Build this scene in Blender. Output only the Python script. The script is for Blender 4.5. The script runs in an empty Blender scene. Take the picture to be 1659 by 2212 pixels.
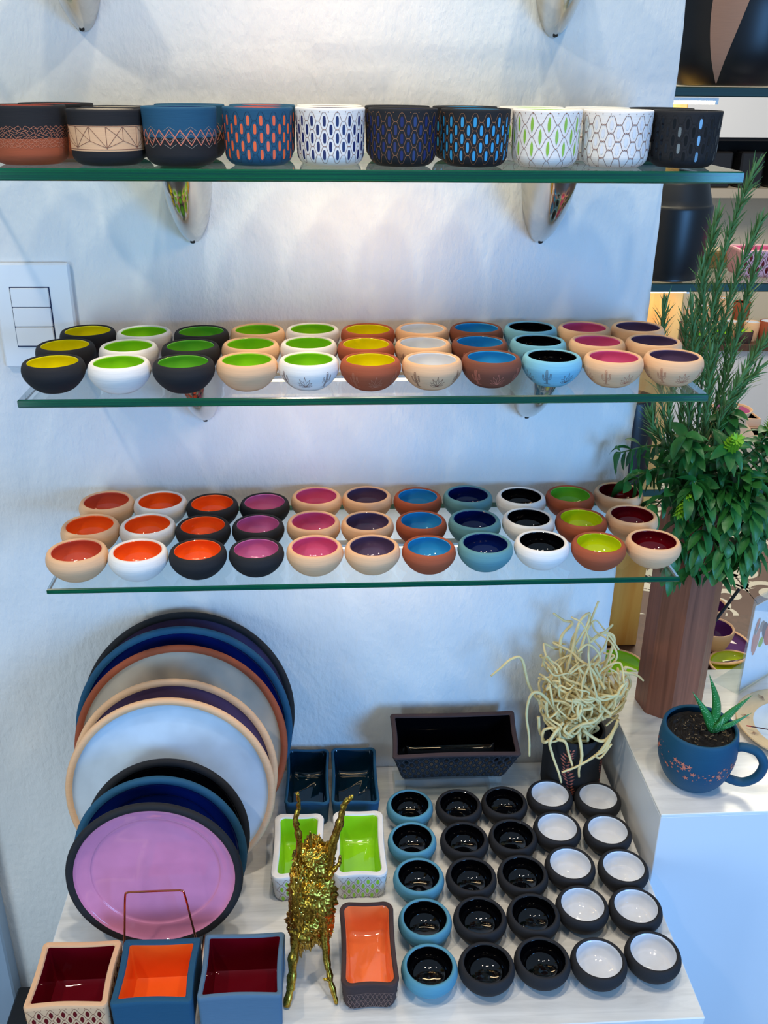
import bpy, math, random
from math import sin, cos, pi, radians, sqrt
from mathutils import Vector, Matrix
random.seed(7)
S = bpy.context.scene
COL = S.collection

# ------------------------------------------------------------------ camera, light, exposure
cam_d = bpy.data.cameras.new('camera')
cam = bpy.data.objects.new('camera', cam_d); COL.objects.link(cam); S.camera = cam
F_PX, PITCH, YAW, ROLL = 2064.53, 0.42522, 0.06187, 0.01015
cam_d.sensor_fit = 'VERTICAL'; cam_d.sensor_height = 24.0; cam_d.lens = 24.0*F_PX/2212.0
cam_d.clip_start = .02; cam_d.clip_end = 60
_f = Vector((sin(YAW)*cos(PITCH), cos(YAW)*cos(PITCH), -sin(PITCH)))
_r = _f.cross(Vector((0, 0, 1))).normalized(); _u = _r.cross(_f)
_R = cos(ROLL)*_r + sin(ROLL)*_u; _U = -sin(ROLL)*_r + cos(ROLL)*_u
m = Matrix((_R, _U, -_f)).transposed().to_4x4(); m.translation = Vector((0.44017, -1.63208, 1.33448))
cam.matrix_world = m

S.view_settings.view_transform = 'Standard'; S.view_settings.look = 'None'
S.view_settings.exposure = 0.0; S.view_settings.gamma = 1.0; S.view_settings.use_curve_mapping = False
w = bpy.data.worlds.new('room_ambient'); S.world = w; w.use_nodes = True
w.node_tree.nodes['Background'].inputs[0].default_value = (.52, .73, 1.0, 1)
w.node_tree.nodes['Background'].inputs[1].default_value = .43

def aim(o, to):
    d = Vector(to) - o.location
    o.rotation_euler = d.to_track_quat('-Z', 'Y').to_euler()
def area(name, loc, to, sx, sy, col, power, spread=180):
    l = bpy.data.lights.new(name, 'AREA'); l.shape = 'RECTANGLE'; l.size = sx; l.size_y = sy
    l.color = col; l.energy = power; l.spread = radians(spread)
    o = bpy.data.objects.new(name, l); COL.objects.link(o); o.location = loc; aim(o, to); return o
def spot(name, loc, to, ang, col, power, rad=.055, blend=.6):
    l = bpy.data.lights.new(name, 'SPOT'); l.spot_size = radians(ang); l.spot_blend = blend
    l.color = col; l.energy = power; l.shadow_soft_size = rad
    o = bpy.data.objects.new(name, l); COL.objects.link(o); o.location = loc; aim(o, to); return o
area('shop_window_daylight', (2.6, -3.2, .70), (1.0, 0, .10), 1.0, 1.5, (.16, .46, 1.0), 22, 80)
area('left_fill_light', (-1.6, -3.2, .3), (-.05, 0, -.1), 1.2, 1.2, (.60, .82, 1.0), 11, 90)  # added cool fill light to lift the lower left wall
spot('ceiling_spot_right', (1.15, -1.05, 2.75), (.50, -.05, .6), 75, (1.0, .80, .56), 38)
spot('ceiling_spot_centre', (.35, -.95, 2.8), (.4, -.1, .6), 75, (1.0, .84, .64), 30)
spot('ceiling_spot_left', (-.75, -1.3, 2.7), (.15, 0, .9), 80, (1.0, .84, .66), 58)
spot('ceiling_spot_counter', (.6, -.8, 2.9), (.5, -.35, 0), 50, (1.0, .90, .76), 62)
area('back_room_light', (2.3, 2.2, 2.4), (1.9, 2.2, 0), 1.4, 1.4, (1.0, .86, .66), 85)

# ------------------------------------------------------------------ helpers
def c(r, g, b):
    f = lambda v: (v/255/12.92) if v/255 <= .04045 else ((v/255+.055)/1.055)**2.4
    return (f(r), f(g), f(b), 1)
_m = {}
def nodes_of(m):
    nt = m.node_tree; return nt, nt.nodes['Principled BSDF']
def setp(b, **k):
    for a, v in k.items():
        n = a.replace('_', ' ')
        if n in b.inputs: b.inputs[n].default_value = v
def clay(name, col, rough=.78, bump=.25):
    """matt turned clay, faint horizontal throwing lines"""
    if name in _m: return _m[name]
    m = bpy.data.materials.new(name); m.use_nodes = True; nt, b = nodes_of(m)
    setp(b, Roughness=rough, Specular_IOR_Level=.3)
    tc = nt.nodes.new('ShaderNodeTexCoord'); mp = nt.nodes.new('ShaderNodeMapping')
    mp.inputs['Scale'].default_value = (12, 12, 260)
    n = nt.nodes.new('ShaderNodeTexNoise'); n.inputs['Scale'].default_value = 3; n.inputs['Detail'].default_value = 3
    nt.links.new(tc.outputs['Object'], mp.inputs[0]); nt.links.new(mp.outputs[0], n.inputs[0])
    bp = nt.nodes.new('ShaderNodeBump'); bp.inputs['Strength'].default_value = bump; bp.inputs['Distance'].default_value = .0006
    nt.links.new(n.outputs['Fac'], bp.inputs['Height']); nt.links.new(bp.outputs[0], b.inputs['Normal'])
    mx = nt.nodes.new('ShaderNodeMix'); mx.data_type = 'RGBA'
    mx.inputs['A'].default_value = tuple(v*.88 for v in col[:3])+(1,); mx.inputs['B'].default_value = tuple(min(1, v*1.1) for v in col[:3])+(1,)
    nt.links.new(n.outputs['Fac'], mx.inputs['Factor']); nt.links.new(mx.outputs['Result'], b.inputs['Base Color'])
    _m[name] = m; return m
def glaze(name, col, rough=.035):
    if name in _m: return _m[name]
    m = bpy.data.materials.new(name); m.use_nodes = True; nt, b = nodes_of(m)
    setp(b, Roughness=rough, Specular_IOR_Level=.55)
    tc = nt.nodes.new('ShaderNodeTexCoord')
    n = nt.nodes.new('ShaderNodeTexNoise'); n.inputs['Scale'].default_value = 26; n.inputs['Detail'].default_value = 2
    nt.links.new(tc.outputs['Object'], n.inputs[0])
    mx = nt.nodes.new('ShaderNodeMix'); mx.data_type = 'RGBA'
    mx.inputs['A'].default_value = tuple(v*.86 for v in col[:3])+(1,); mx.inputs['B'].default_value = tuple(min(1, v*1.12) for v in col[:3])+(1,)
    nt.links.new(n.outputs['Fac'], mx.inputs['Factor']); nt.links.new(mx.outputs['Result'], b.inputs['Base Color'])
    bp = nt.nodes.new('ShaderNodeBump'); bp.inputs['Strength'].default_value = .06; bp.inputs['Distance'].default_value = .001
    nt.links.new(n.outputs['Fac'], bp.inputs['Height']); nt.links.new(bp.outputs[0], b.inputs['Normal'])
    _m[name] = m; return m
def plain(name, col, rough=.5, metal=0, spec=.5, noise=0, scale=30, bump=0, bscale=80):
    if name in _m: return _m[name]
    m = bpy.data.materials.new(name); m.use_nodes = True; nt, b = nodes_of(m)
    setp(b, Roughness=rough, Metallic=metal, Specular_IOR_Level=spec, Base_Color=col)
    tc = nt.nodes.new('ShaderNodeTexCoord')
    if noise:
        n = nt.nodes.new('ShaderNodeTexNoise'); n.inputs['Scale'].default_value = scale; n.inputs['Detail'].default_value = 5
        nt.links.new(tc.outputs['Object'], n.inputs[0])
        mx = nt.nodes.new('ShaderNodeMix'); mx.data_type = 'RGBA'
        mx.inputs['A'].default_value = tuple(v*(1-noise) for v in col[:3])+(1,); mx.inputs['B'].default_value = tuple(min(1, v*(1+noise)) for v in col[:3])+(1,)
        nt.links.new(n.outputs['Fac'], mx.inputs['Factor']); nt.links.new(mx.outputs['Result'], b.inputs['Base Color'])
    if bump:
        n2 = nt.nodes.new('ShaderNodeTexNoise'); n2.inputs['Scale'].default_value = bscale; n2.inputs['Detail'].default_value = 4
        nt.links.new(tc.outputs['Object'], n2.inputs[0])
        bp = nt.nodes.new('ShaderNodeBump'); bp.inputs['Strength'].default_value = bump; bp.inputs['Distance'].default_value = .002
        nt.links.new(n2.outputs['Fac'], bp.inputs['Height']); nt.links.new(bp.outputs[0], b.inputs['Normal'])
    _m[name] = m; return m
def wood(name, c1, c2, scale=(60, 60, 3), rough=.5):
    if name in _m: return _m[name]
    m = bpy.data.materials.new(name); m.use_nodes = True; nt, b = nodes_of(m)
    setp(b, Roughness=rough)
    tc = nt.nodes.new('ShaderNodeTexCoord'); mp = nt.nodes.new('ShaderNodeMapping'); mp.inputs['Scale'].default_value = scale
    n = nt.nodes.new('ShaderNodeTexNoise'); n.inputs['Scale'].default_value = 1; n.inputs['Detail'].default_value = 6; n.inputs['Distortion'].default_value = .6
    nt.links.new(tc.outputs['Object'], mp.inputs[0]); nt.links.new(mp.outputs[0], n.inputs[0])
    cr = nt.nodes.new('ShaderNodeValToRGB'); cr.color_ramp.elements[0].position = .3; cr.color_ramp.elements[1].position = .7
    cr.color_ramp.elements[0].color = c1; cr.color_ramp.elements[1].color = c2
    nt.links.new(n.outputs['Fac'], cr.inputs[0]); nt.links.new(cr.outputs[0], b.inputs['Base Color'])
    bp = nt.nodes.new('ShaderNodeBump'); bp.inputs['Strength'].default_value = .2; bp.inputs['Distance'].default_value = .001
    nt.links.new(n.outputs['Fac'], bp.inputs['Height']); nt.links.new(bp.outputs[0], b.inputs['Normal'])
    _m[name] = m; return m
def clear(name, tint, extra=0.0):
    """thin clear pane: straight transmission plus Fresnel reflection"""
    if name in _m: return _m[name]
    m = bpy.data.materials.new(name); m.use_nodes = True; nt = m.node_tree
    for n in list(nt.nodes): nt.nodes.remove(n)
    o = nt.nodes.new('ShaderNodeOutputMaterial'); t = nt.nodes.new('ShaderNodeBsdfTransparent'); t.inputs[0].default_value = tint
    g = nt.nodes.new('ShaderNodeBsdfGlossy'); g.inputs['Roughness'].default_value = .02; g.inputs[0].default_value = (1, 1, 1, 1)
    fr = nt.nodes.new('ShaderNodeFresnel'); ge = nt.nodes.new('ShaderNodeNewGeometry'); ri = nt.nodes.new('ShaderNodeMapRange')
    ri.inputs[3].default_value = 1.45; ri.inputs[4].default_value = 1/1.45
    nt.links.new(ge.outputs['Backfacing'], ri.inputs[0]); nt.links.new(ri.outputs[0], fr.inputs[0])
    mx = nt.nodes.new('ShaderNodeMixShader'); nt.links.new(fr.outputs[0], mx.inputs[0])
    nt.links.new(t.outputs[0], mx.inputs[1]); nt.links.new(g.outputs[0], mx.inputs[2])
    last = mx
    if extra:
        d = nt.nodes.new('ShaderNodeBsdfDiffuse'); d.inputs[0].default_value = (.9, .95, .95, 1)
        m2 = nt.nodes.new('ShaderNodeMixShader'); m2.inputs[0].default_value = extra
        nt.links.new(mx.outputs[0], m2.inputs[1]); nt.links.new(d.outputs[0], m2.inputs[2]); last = m2
    nt.links.new(last.outputs[0], o.inputs[0]); _m[name] = m; return m
def glass_edge(name, deep, bright, rg=.12):
    """polished green edge of a float glass slab: glossy, lets light from inside scatter out"""
    if name in _m: return _m[name]
    m = bpy.data.materials.new(name); m.use_nodes = True; nt = m.node_tree
    for n in list(nt.nodes): nt.nodes.remove(n)
    o = nt.nodes.new('ShaderNodeOutputMaterial')
    d = nt.nodes.new('ShaderNodeBsdfDiffuse'); d.inputs[0].default_value = deep
    t = nt.nodes.new('ShaderNodeBsdfTranslucent'); t.inputs[0].default_value = bright
    tc = nt.nodes.new('ShaderNodeTexCoord'); mp = nt.nodes.new('ShaderNodeMapping'); mp.inputs['Scale'].default_value = (1.5, 1, 420)
    n = nt.nodes.new('ShaderNodeTexNoise'); n.inputs['Scale'].default_value = 1; n.inputs['Detail'].default_value = 2
    nt.links.new(tc.outputs['Object'], mp.inputs[0]); nt.links.new(mp.outputs[0], n.inputs[0])
    mr = nt.nodes.new('ShaderNodeMapRange'); mr.inputs[1].default_value = .35; mr.inputs[2].default_value = .65
    nt.links.new(n.outputs['Fac'], mr.inputs[0])
    a = nt.nodes.new('ShaderNodeMixShader'); nt.links.new(mr.outputs[0], a.inputs[0])
    nt.links.new(d.outputs[0], a.inputs[1]); nt.links.new(t.outputs[0], a.inputs[2])
    g = nt.nodes.new('ShaderNodeBsdfGlossy'); g.inputs['Roughness'].default_value = rg
    fr = nt.nodes.new('ShaderNodeFresnel'); fr.inputs[0].default_value = 1.5
    b = nt.nodes.new('ShaderNodeMixShader'); nt.links.new(fr.outputs[0], b.inputs[0])
    nt.links.new(a.outputs[0], b.inputs[1]); nt.links.new(g.outputs[0], b.inputs[2])
    nt.links.new(b.outputs[0], o.inputs[0]); _m[name] = m; return m
def emit(name, col, s):
    m = bpy.data.materials.new(name); m.use_nodes = True; nt, b = nodes_of(m)
    setp(b, Base_Color=col); b.inputs['Emission Color'].default_value = col; b.inputs['Emission Strength'].default_value = s
    return m

class MB:
    """collects vertices and faces, then links them as one mesh object"""
    def __init__(s): s.v = []; s.f = []; s.mi = []
    def add(s, vs, fs, mi=0):
        o = len(s.v); s.v += [tuple(x) for x in vs]; s.f += [tuple(i+o for i in f) for f in fs]; s.mi += [mi]*len(fs)
    def mesh(s, name, mats, smooth=True, auto=38):
        me = bpy.data.meshes.new(name); me.from_pydata(s.v, [], s.f)
        for m in mats: me.materials.append(m)
        for p, i in zip(me.polygons, s.mi): p.material_index = i; p.use_smooth = smooth
        me.update()
        if smooth and auto:
            try: me.set_sharp_from_angle(angle=radians(auto))
            except Exception: pass
        return me
    def build(s, name, mats, parent=None, smooth=True, auto=38, loc=None):
        if not isinstance(mats, (list, tuple)): mats = [mats]
        o = bpy.data.objects.new(name, s.mesh(name, mats, smooth, auto)); COL.objects.link(o)
        if parent: o.parent = parent
        if loc: o.location = loc
        return o
def box(mb, x0, x1, y0, y1, z0, z1, mi=0, bev=0):
    if not bev:
        v = [(x, y, z) for x in (x0, x1) for y in (y0, y1) for z in (z0, z1)]
        mb.add(v, [(0, 1, 3, 2), (4, 6, 7, 5), (0, 4, 5, 1), (2, 3, 7, 6), (0, 2, 6, 4), (1, 5, 7, 3)], mi); return
    b = bev
    rings = [(z0, b), (z0+b, 0), (z1-b, 0), (z1, b)]
    vs = []
    for z, i in rings:
        vs += [(x0+b, y0+i, z), (x1-b, y0+i, z), (x1-i, y0+b, z), (x1-i, y1-b, z), (x1-b, y1-i, z), (x0+b, y1-i, z), (x0+i, y1-b, z), (x0+i, y0+b, z)]
    fs = [tuple(range(7, -1, -1)), tuple(range(24, 32))]
    for k in range(3):
        for i in range(8):
            j = (i+1) % 8; fs.append((k*8+i, k*8+j, k*8+8+j, k*8+8+i))
    mb.add(vs, fs, mi)
def lathe(mb, prof, seg=48, mis=None, cx=0, cy=0, cz=0, wob=None):
    """prof: (r, z) from outside bottom round to inside bottom; mis: material per profile step"""
    vs, fs, ml = [], [], []
    idx = []
    for r, z in prof:
        if r < 1e-6:
            idx.append([len(vs)]); vs.append((cx, cy, cz+z))
        else:
            s0 = len(vs); idx.append(list(range(s0, s0+seg)))
            for k in range(seg):
                a = 2*pi*k/seg; q = wob(a, z) if wob else 0
                vs.append((cx+(r+q)*cos(a), cy+(r+q)*sin(a), cz+z))
    for i in range(len(prof)-1):
        A, B = idx[i], idx[i+1]; mi = mis[i] if mis else 0; t = []
        for k in range(seg):
            j = (k+1) % seg
            if len(A) == 1 and len(B) == 1: continue
            if len(A) == 1: t.append((A[0], B[j], B[k]))
            elif len(B) == 1: t.append((A[k], A[j], B[0]))
            else: t.append((A[k], A[j], B[j], B[k]))
        fs.append((t, mi))
    o = len(mb.v); mb.v += vs
    for t, mi in fs:
        mb.f += [tuple(i+o for i in f) for f in t]; mb.mi += [mi]*len(t)
def tube(mb, pts, rad, seg=8, mi=0, close=False):
    pts = [Vector(p) for p in pts]; n = len(pts)
    rr = rad if isinstance(rad, (list, tuple)) else [rad]*n
    vs = []; up = None
    for i, p in enumerate(pts):
        a = pts[i-1] if (i > 0 or close) else p; b = pts[(i+1) % n] if (i < n-1 or close) else p
        t = (b-a).normalized() if (b-a).length > 1e-9 else Vector((0, 0, 1))
        if up is None: up = t.orthogonal().normalized()
        up = (up - t*up.dot(t)); up = up.normalized() if up.length > 1e-6 else t.orthogonal().normalized()
        s = t.cross(up)
        for k in range(seg):
            an = 2*pi*k/seg; vs.append(p + (up*cos(an)+s*sin(an))*rr[i])
    fs = []
    for i in range(n if close else n-1):
        j = (i+1) % n
        for k in range(seg):
            l = (k+1) % seg; fs.append((i*seg+k, i*seg+l, j*seg+l, j*seg+k))
    if not close: fs += [tuple(range(seg-1, -1, -1)), tuple(range((n-1)*seg, n*seg))]
    mb.add(vs, fs, mi)
def spline(ctrl, sub=6):
    P = [Vector(p) for p in ctrl]; P = [P[0]*2-P[1]]+P+[P[-1]*2-P[-2]]; out = []
    for i in range(1, len(P)-2):
        for k in range(sub):
            t = k/sub; a, b, d, e = P[i-1], P[i], P[i+1], P[i+2]
            out.append(.5*((2*b)+(-a+d)*t+(2*a-5*b+4*d-e)*t*t+(-a+3*b-3*d+e)*t**3))
    out.append(P[-2]); return out
def tag(o, label=None, cat=None, group=None, kind=None):
    if label: o['label'] = label
    if cat: o['category'] = cat
    if group: o['group'] = group
    if kind: o['kind'] = kind
    return o
def thing(name, loc, label, cat, group=None, rz=0):
    o = bpy.data.objects.new(name, None); COL.objects.link(o); o.empty_display_size = .02
    o.location = loc; o.rotation_euler = (0, 0, rz); return tag(o, label, cat, group)
def dup(root, loc, label, rz=0, group=None):
    r = root.copy(); COL.objects.link(r); r.location = loc; r.rotation_euler = (root.rotation_euler[0], root.rotation_euler[1], rz); r['label'] = label
    if group: r['group'] = group
    for ch in list(root.children):
        d = ch.copy(); COL.objects.link(d); d.parent = r
        for g in list(ch.children):
            e = g.copy(); COL.objects.link(e); e.parent = d
    return r
def struct(name, mb, mats, smooth=False):
    o = mb.build(name, mats, smooth=smooth); o['kind'] = 'structure'; return o

# clay and glaze palettes
CL = dict(charcoal=clay('charcoal_clay', c(34, 34, 37)), white=clay('white_clay', c(232, 228, 222)), peach=clay('peach_clay', c(226, 180, 138)),
          terracotta=clay('terracotta_clay', c(160, 80, 50)), brown=clay('brown_clay', c(118, 68, 50)), pale_blue=clay('pale_blue_clay', c(120, 184, 208)),
          teal=clay('teal_clay', c(92, 142, 150)), blue=clay('blue_clay', c(32, 82, 112)), slate=clay('slate_blue_clay', c(88, 118, 142)), sky=clay('sky_clay', c(84, 144, 166)),
          umber=clay('dark_umber_clay', c(70, 52, 50)), black=clay('black_clay', c(30, 32, 36)))
GL = dict(yellow=glaze('yellow_glaze', c(228, 218, 8)), lime=glaze('lime_glaze', c(150, 214, 36)), green=glaze('leaf_green_glaze', c(110, 186, 56)),
          white=glaze('white_glaze', c(226, 230, 236)), sky=glaze('sky_blue_glaze', c(50, 156, 212)), black=glaze('black_glaze', c(5, 5, 8)),
          pink=glaze('pink_glaze', c(216, 98, 146)), plum=glaze('plum_glaze', c(100, 80, 112)), coral=glaze('coral_glaze', c(212, 92, 66)),
          orange=glaze('orange_glaze', c(255, 104, 34)), orchid=glaze('orchid_glaze', c(204, 112, 166)), navy=glaze('navy_glaze', c(8, 28, 92)),
          dark_red=glaze('dark_red_glaze', c(100, 6, 20)), chartreuse=glaze('chartreuse_glaze', c(196, 214, 20)), cream=glaze('cream_glaze', c(200, 188, 170)),
          lilac=glaze('lilac_glaze', c(214, 136, 172)), ice=glaze('ice_blue_glaze', c(206, 222, 236)), petrol=glaze('petrol_glaze', c(4, 34, 52)))
CUTC = dict(coral=c(212, 92, 66), cream=c(200, 188, 170), navy=c(8, 28, 92), orange=c(236, 100, 50), sky=c(44, 150, 205), lime=c(140, 190, 60), white=c(220, 224, 232), black=c(5, 5, 8))
LN = dict(brown=plain('incised_brown_line', c(120, 72, 56), .8), coral=plain('incised_coral_line', c(206, 120, 96), .8), grey=plain('incised_grey_line', c(96, 92, 96), .8),
          gold=plain('incised_tan_line', c(150, 104, 70), .8), pale=plain('incised_pale_line', c(190, 120, 90), .8))

# ------------------------------------------------------------------ the room
def wall_mat():
    m = bpy.data.materials.new('painted_rough_plaster'); m.use_nodes = True; nt, b = nodes_of(m)
    setp(b, Roughness=.7, Specular_IOR_Level=.25)
    tc = nt.nodes.new('ShaderNodeTexCoord')
    n1 = nt.nodes.new('ShaderNodeTexNoise'); n1.inputs['Scale'].default_value = 95; n1.inputs['Detail'].default_value = 5; n1.inputs['Roughness'].default_value = .55
    n2 = nt.nodes.new('ShaderNodeTexNoise'); n2.inputs['Scale'].default_value = 14; n2.inputs['Detail'].default_value = 4
    mp = nt.nodes.new('ShaderNodeMapping'); mp.inputs['Scale'].default_value = (1.0, 1, .55)
    nt.links.new(tc.outputs['Object'], mp.inputs[0])
    nt.links.new(mp.outputs[0], n1.inputs[0]); nt.links.new(mp.outputs[0], n2.inputs[0])
    b1 = nt.nodes.new('ShaderNodeBump'); b1.inputs['Strength'].default_value = .95; b1.inputs['Distance'].default_value = .0026
    b2 = nt.nodes.new('ShaderNodeBump'); b2.inputs['Strength'].default_value = .6; b2.inputs['Distance'].default_value = .007
    nt.links.new(n1.outputs['Fac'], b1.inputs['Height']); nt.links.new(n2.outputs['Fac'], b2.inputs['Height'])
    nt.links.new(b2.outputs[0], b1.inputs['Normal']); nt.links.new(b1.outputs[0], b.inputs['Normal'])
    mx = nt.nodes.new('ShaderNodeMix'); mx.data_type = 'RGBA'; mx.inputs['A'].default_value = c(222, 220, 216); mx.inputs['B'].default_value = c(236, 234, 230)
    nt.links.new(n2.outputs['Fac'], mx.inputs['Factor']); nt.links.new(mx.outputs['Result'], b.inputs['Base Color'])
    return m
WALL = wall_mat()
mb = MB()   # wall with a slightly hand-plastered, rounded free end
zs = [-.75+.06*k for k in range(58)]
vs = []
rnd = random.Random(3)
for z in zs:
    e = 1.003+rnd.uniform(-.0018, .0018)
    vs += [(-1.6, 0, z), (e-.014, 0, z), (e-.004, .004, z), (e, .014, z), (e, .16, z), (-1.6, .16, z)]
fs = []
for k in range(len(zs)-1):
    for i in range(6):
        j = (i+1) % 6; fs.append((k*6+i, k*6+j, k*6+6+j, k*6+6+i))
fs += [tuple(range(5, -1, -1)), tuple(range(len(vs)-6, len(vs)))]
mb.add(vs, fs); struct('wall_front', mb, WALL, True)

mb = MB(); box(mb, -.62, -.30, -.045, -.001, -.75, .12, bev=.004); struct('trim_1', mb, plain('grey_painted_wood', c(150, 172, 194), .5))
mb = MB(); box(mb, -.9, 4.6, 4.4, 4.5, -.75, 2.7); struct('wall_back', mb, plain('cream_wall_paint', c(228, 216, 190), .8, bump=.2))

# floor: brown cement tiles with cream scrollwork
mb = MB(); mb.add([(-2, -3, -.75), (5, -3, -.75), (5, 4.5, -.75), (-2, 4.5, -.75)], [(0, 1, 2, 3)])
def ribbon(mb, pts, wd, z, mi=0):
    vs, fs = [], []
    for i, p in enumerate(pts):
        a = pts[max(i-1, 0)]; b = pts[min(i+1, len(pts)-1)]
        dx, dy = b[0]-a[0], b[1]-a[1]; l = sqrt(dx*dx+dy*dy) or 1
        w_ = wd(i/(len(pts)-1)); vs += [(p[0]-dy/l*w_, p[1]+dx/l*w_, z), (p[0]+dy/l*w_, p[1]-dx/l*w_, z)]
    for i in range(len(pts)-1): fs.append((2*i, 2*i+1, 2*i+3, 2*i+2))
    mb.add(vs, fs, mi)
T = .42
for ix in range(2, 12):
    for iy in range(2, 13):
        x0, y0 = ix*T, iy*T
        fx = 1 if ix % 2 else -1; fy = 1 if iy % 2 else -1
        def P(u, v): return (x0+fx*u*T/2, y0+fy*v*T/2)
        for (cu, cv, rot, s) in ((.1, .3, 0, 1), (-.45, -.35, 2.2, .95), (.55, -.5, 4.1, .9), (-.6, .62, 5.2, .75), (.75, .75, 1.2, .7), (.0, -.85, 3.0, .6), (.8, .1, 2.2, .5), (-.85, .1, .4, .5)):
            pts = []
            for k in range(34):
                t = k/33; a = rot+t*5.8; r = s*(.04+.36*t**1.2); pts.append(P(cu+r*cos(a), cv+r*sin(a)))
            ribbon(mb, pts, lambda t, s=s: T*s*(.012+.045*sin(pi*min(1, t*1.02))**.7), -.7494, 1)
            pts2 = [P(cu+s*(.52+.12*sin(k/7))*cos(rot+2.4+k*.13), cv+s*(.52+.1*sin(k/5))*sin(rot+2.4+k*.13)) for k in range(24)]
            ribbon(mb, pts2, lambda t, s=s: T*s*.05*sin(pi*t)**.8, -.7492, 1)
        ribbon(mb, [P(1, -1), P(1, 1)], lambda t: .0012, -.749, 2); ribbon(mb, [P(-1, 1), P(1, 1)], lambda t: .0012, -.749, 2)
struct('floor', mb, [plain('brown_cement_tile', c(112, 92, 80), .45, noise=.15, scale=9), plain('cream_cement_tile', c(208, 200, 178), .5, noise=.08), plain('tile_joint', c(70, 60, 54), .8)])

# ------------------------------------------------------------------ counter and plinth
def counter_mat():
    m = bpy.data.materials.new('whitewashed_wood_laminate'); m.use_nodes = True; nt, b = nodes_of(m)
    setp(b, Roughness=.24, Specular_IOR_Level=.5)
    tc = nt.nodes.new('ShaderNodeTexCoord'); mp = nt.nodes.new('ShaderNodeMapping'); mp.inputs['Scale'].default_value = (3.5, 38, 3.5)
    n = nt.nodes.new('ShaderNodeTexNoise'); n.inputs['Scale'].default_value = 1; n.inputs['Detail'].default_value = 8; n.inputs['Roughness'].default_value = .65; n.inputs['Distortion'].default_value = .8
    nt.links.new(tc.outputs['Object'], mp.inputs[0]); nt.links.new(mp.outputs[0], n.inputs[0])
    cr = nt.nodes.new('ShaderNodeValToRGB'); cr.color_ramp.elements[0].position = .30; cr.color_ramp.elements[1].position = .58
    cr.color_ramp.elements[0].color = c(210, 210, 206); cr.color_ramp.elements[1].color = c(236, 236, 232)
    nt.links.new(n.outputs['Fac'], cr.inputs[0]); nt.links.new(cr.outputs[0], b.inputs['Base Color'])
    return m
CT = counter_mat(); WP = plain('white_lacquered_board', c(222, 224, 226), .42, noise=.02, scale=5)
t = thing('display_counter', (.4875, -.31, -.75), 'low white display counter with whitewashed wood top carrying plates and bowls', 'counter')
mb = MB(); box(mb, -.5275, .5275, -.317, .306, .73, .75, bev=.0015); mb.build('counter_top', CT, t, False)
mb = MB(); box(mb, -.5225, .5225, -.313, .306, 0, .73, bev=.001); mb.build('counter_body', WP, t, False)
t = thing('display_plinth', (1.35, -.1, -.75), 'tall white plinth at right holding the mug and octagonal wooden vase', 'plinth')
mb = MB(); box(mb, -.3266, .35, -.229, .222, .884, .89, bev=.001); mb.build('plinth_top', CT, t, False)
mb = MB(); box(mb, -.3266, .35, -.229, .222, 0, .884, bev=.001); mb.build('plinth_body', WP, t, False)
mb = MB(); box(mb, -.285, -.06, -.55, -.05, -.75, -.555, bev=.004)
tag(mb.build('storage_box', plain('black_plastic', c(14, 14, 16), .5), None, False), 'black box on the floor left of the counter', 'box')

# ------------------------------------------------------------------ glass shelves
GT = clear('clear_float_glass', (.95, .985, .97, 1))
GE = glass_edge('green_glass_edge', c(0, 66, 58), c(20, 160, 112))
def shelf(name, x0, x1, y0, y1, ztop, th, label):
    mb = MB(); L = x1-x0; D = y1-y0; b = .0018
    z0, z1 = -th, 0
    vs = []
    for z, i in ((z0, b), (z0+b, 0), (z1-b, 0), (z1, b)):
        vs += [(-L/2+i, -D/2+i, z), (L/2-i, -D/2+i, z), (L/2-i, D/2, z), (-L/2+i, D/2, z)]
    mb.add(vs, [(0, 3, 2, 1)], 0); mb.add(vs, [(12, 13, 14, 15)], 0)
    fs = []
    for k in range(3):
        for i in range(4):
            j = (i+1) % 4; fs.append((k*4+i, k*4+j, k*4+4+j, k*4+4+i))
    mb.add(vs, fs, 1)
    o = mb.build(name, [GT, GE], None, False, loc=((x0+x1)/2, (y0+y1)/2, ztop)); return tag(o, label, 'shelf')
shelf('glass_shelf', -.16, 1.16, -.307, -.002, 1.534, .015, 'glass shelf above the top of the view, held by the two highest chrome brackets')
shelf('glass_shelf', -.12, 1.002, -.307, -.002, 1.226, .0155, 'thick green-edged glass shelf carrying the tall patterned cups')
shelf('glass_shelf', 0, 1.0, -.307, -.002, .9161, .0125, 'green-edged glass shelf carrying the bowls with engraved cacti')
shelf('glass_shelf', 0, 1.0, -.307, -.002, .6107, .0095, 'lowest green-edged glass shelf on the wall, carrying plain bowls above the plates')
CH = plain('polished_chrome', c(206, 200, 190), .13, metal=1); DK = plain('dark_rubber', c(20, 20, 20), .6)
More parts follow.
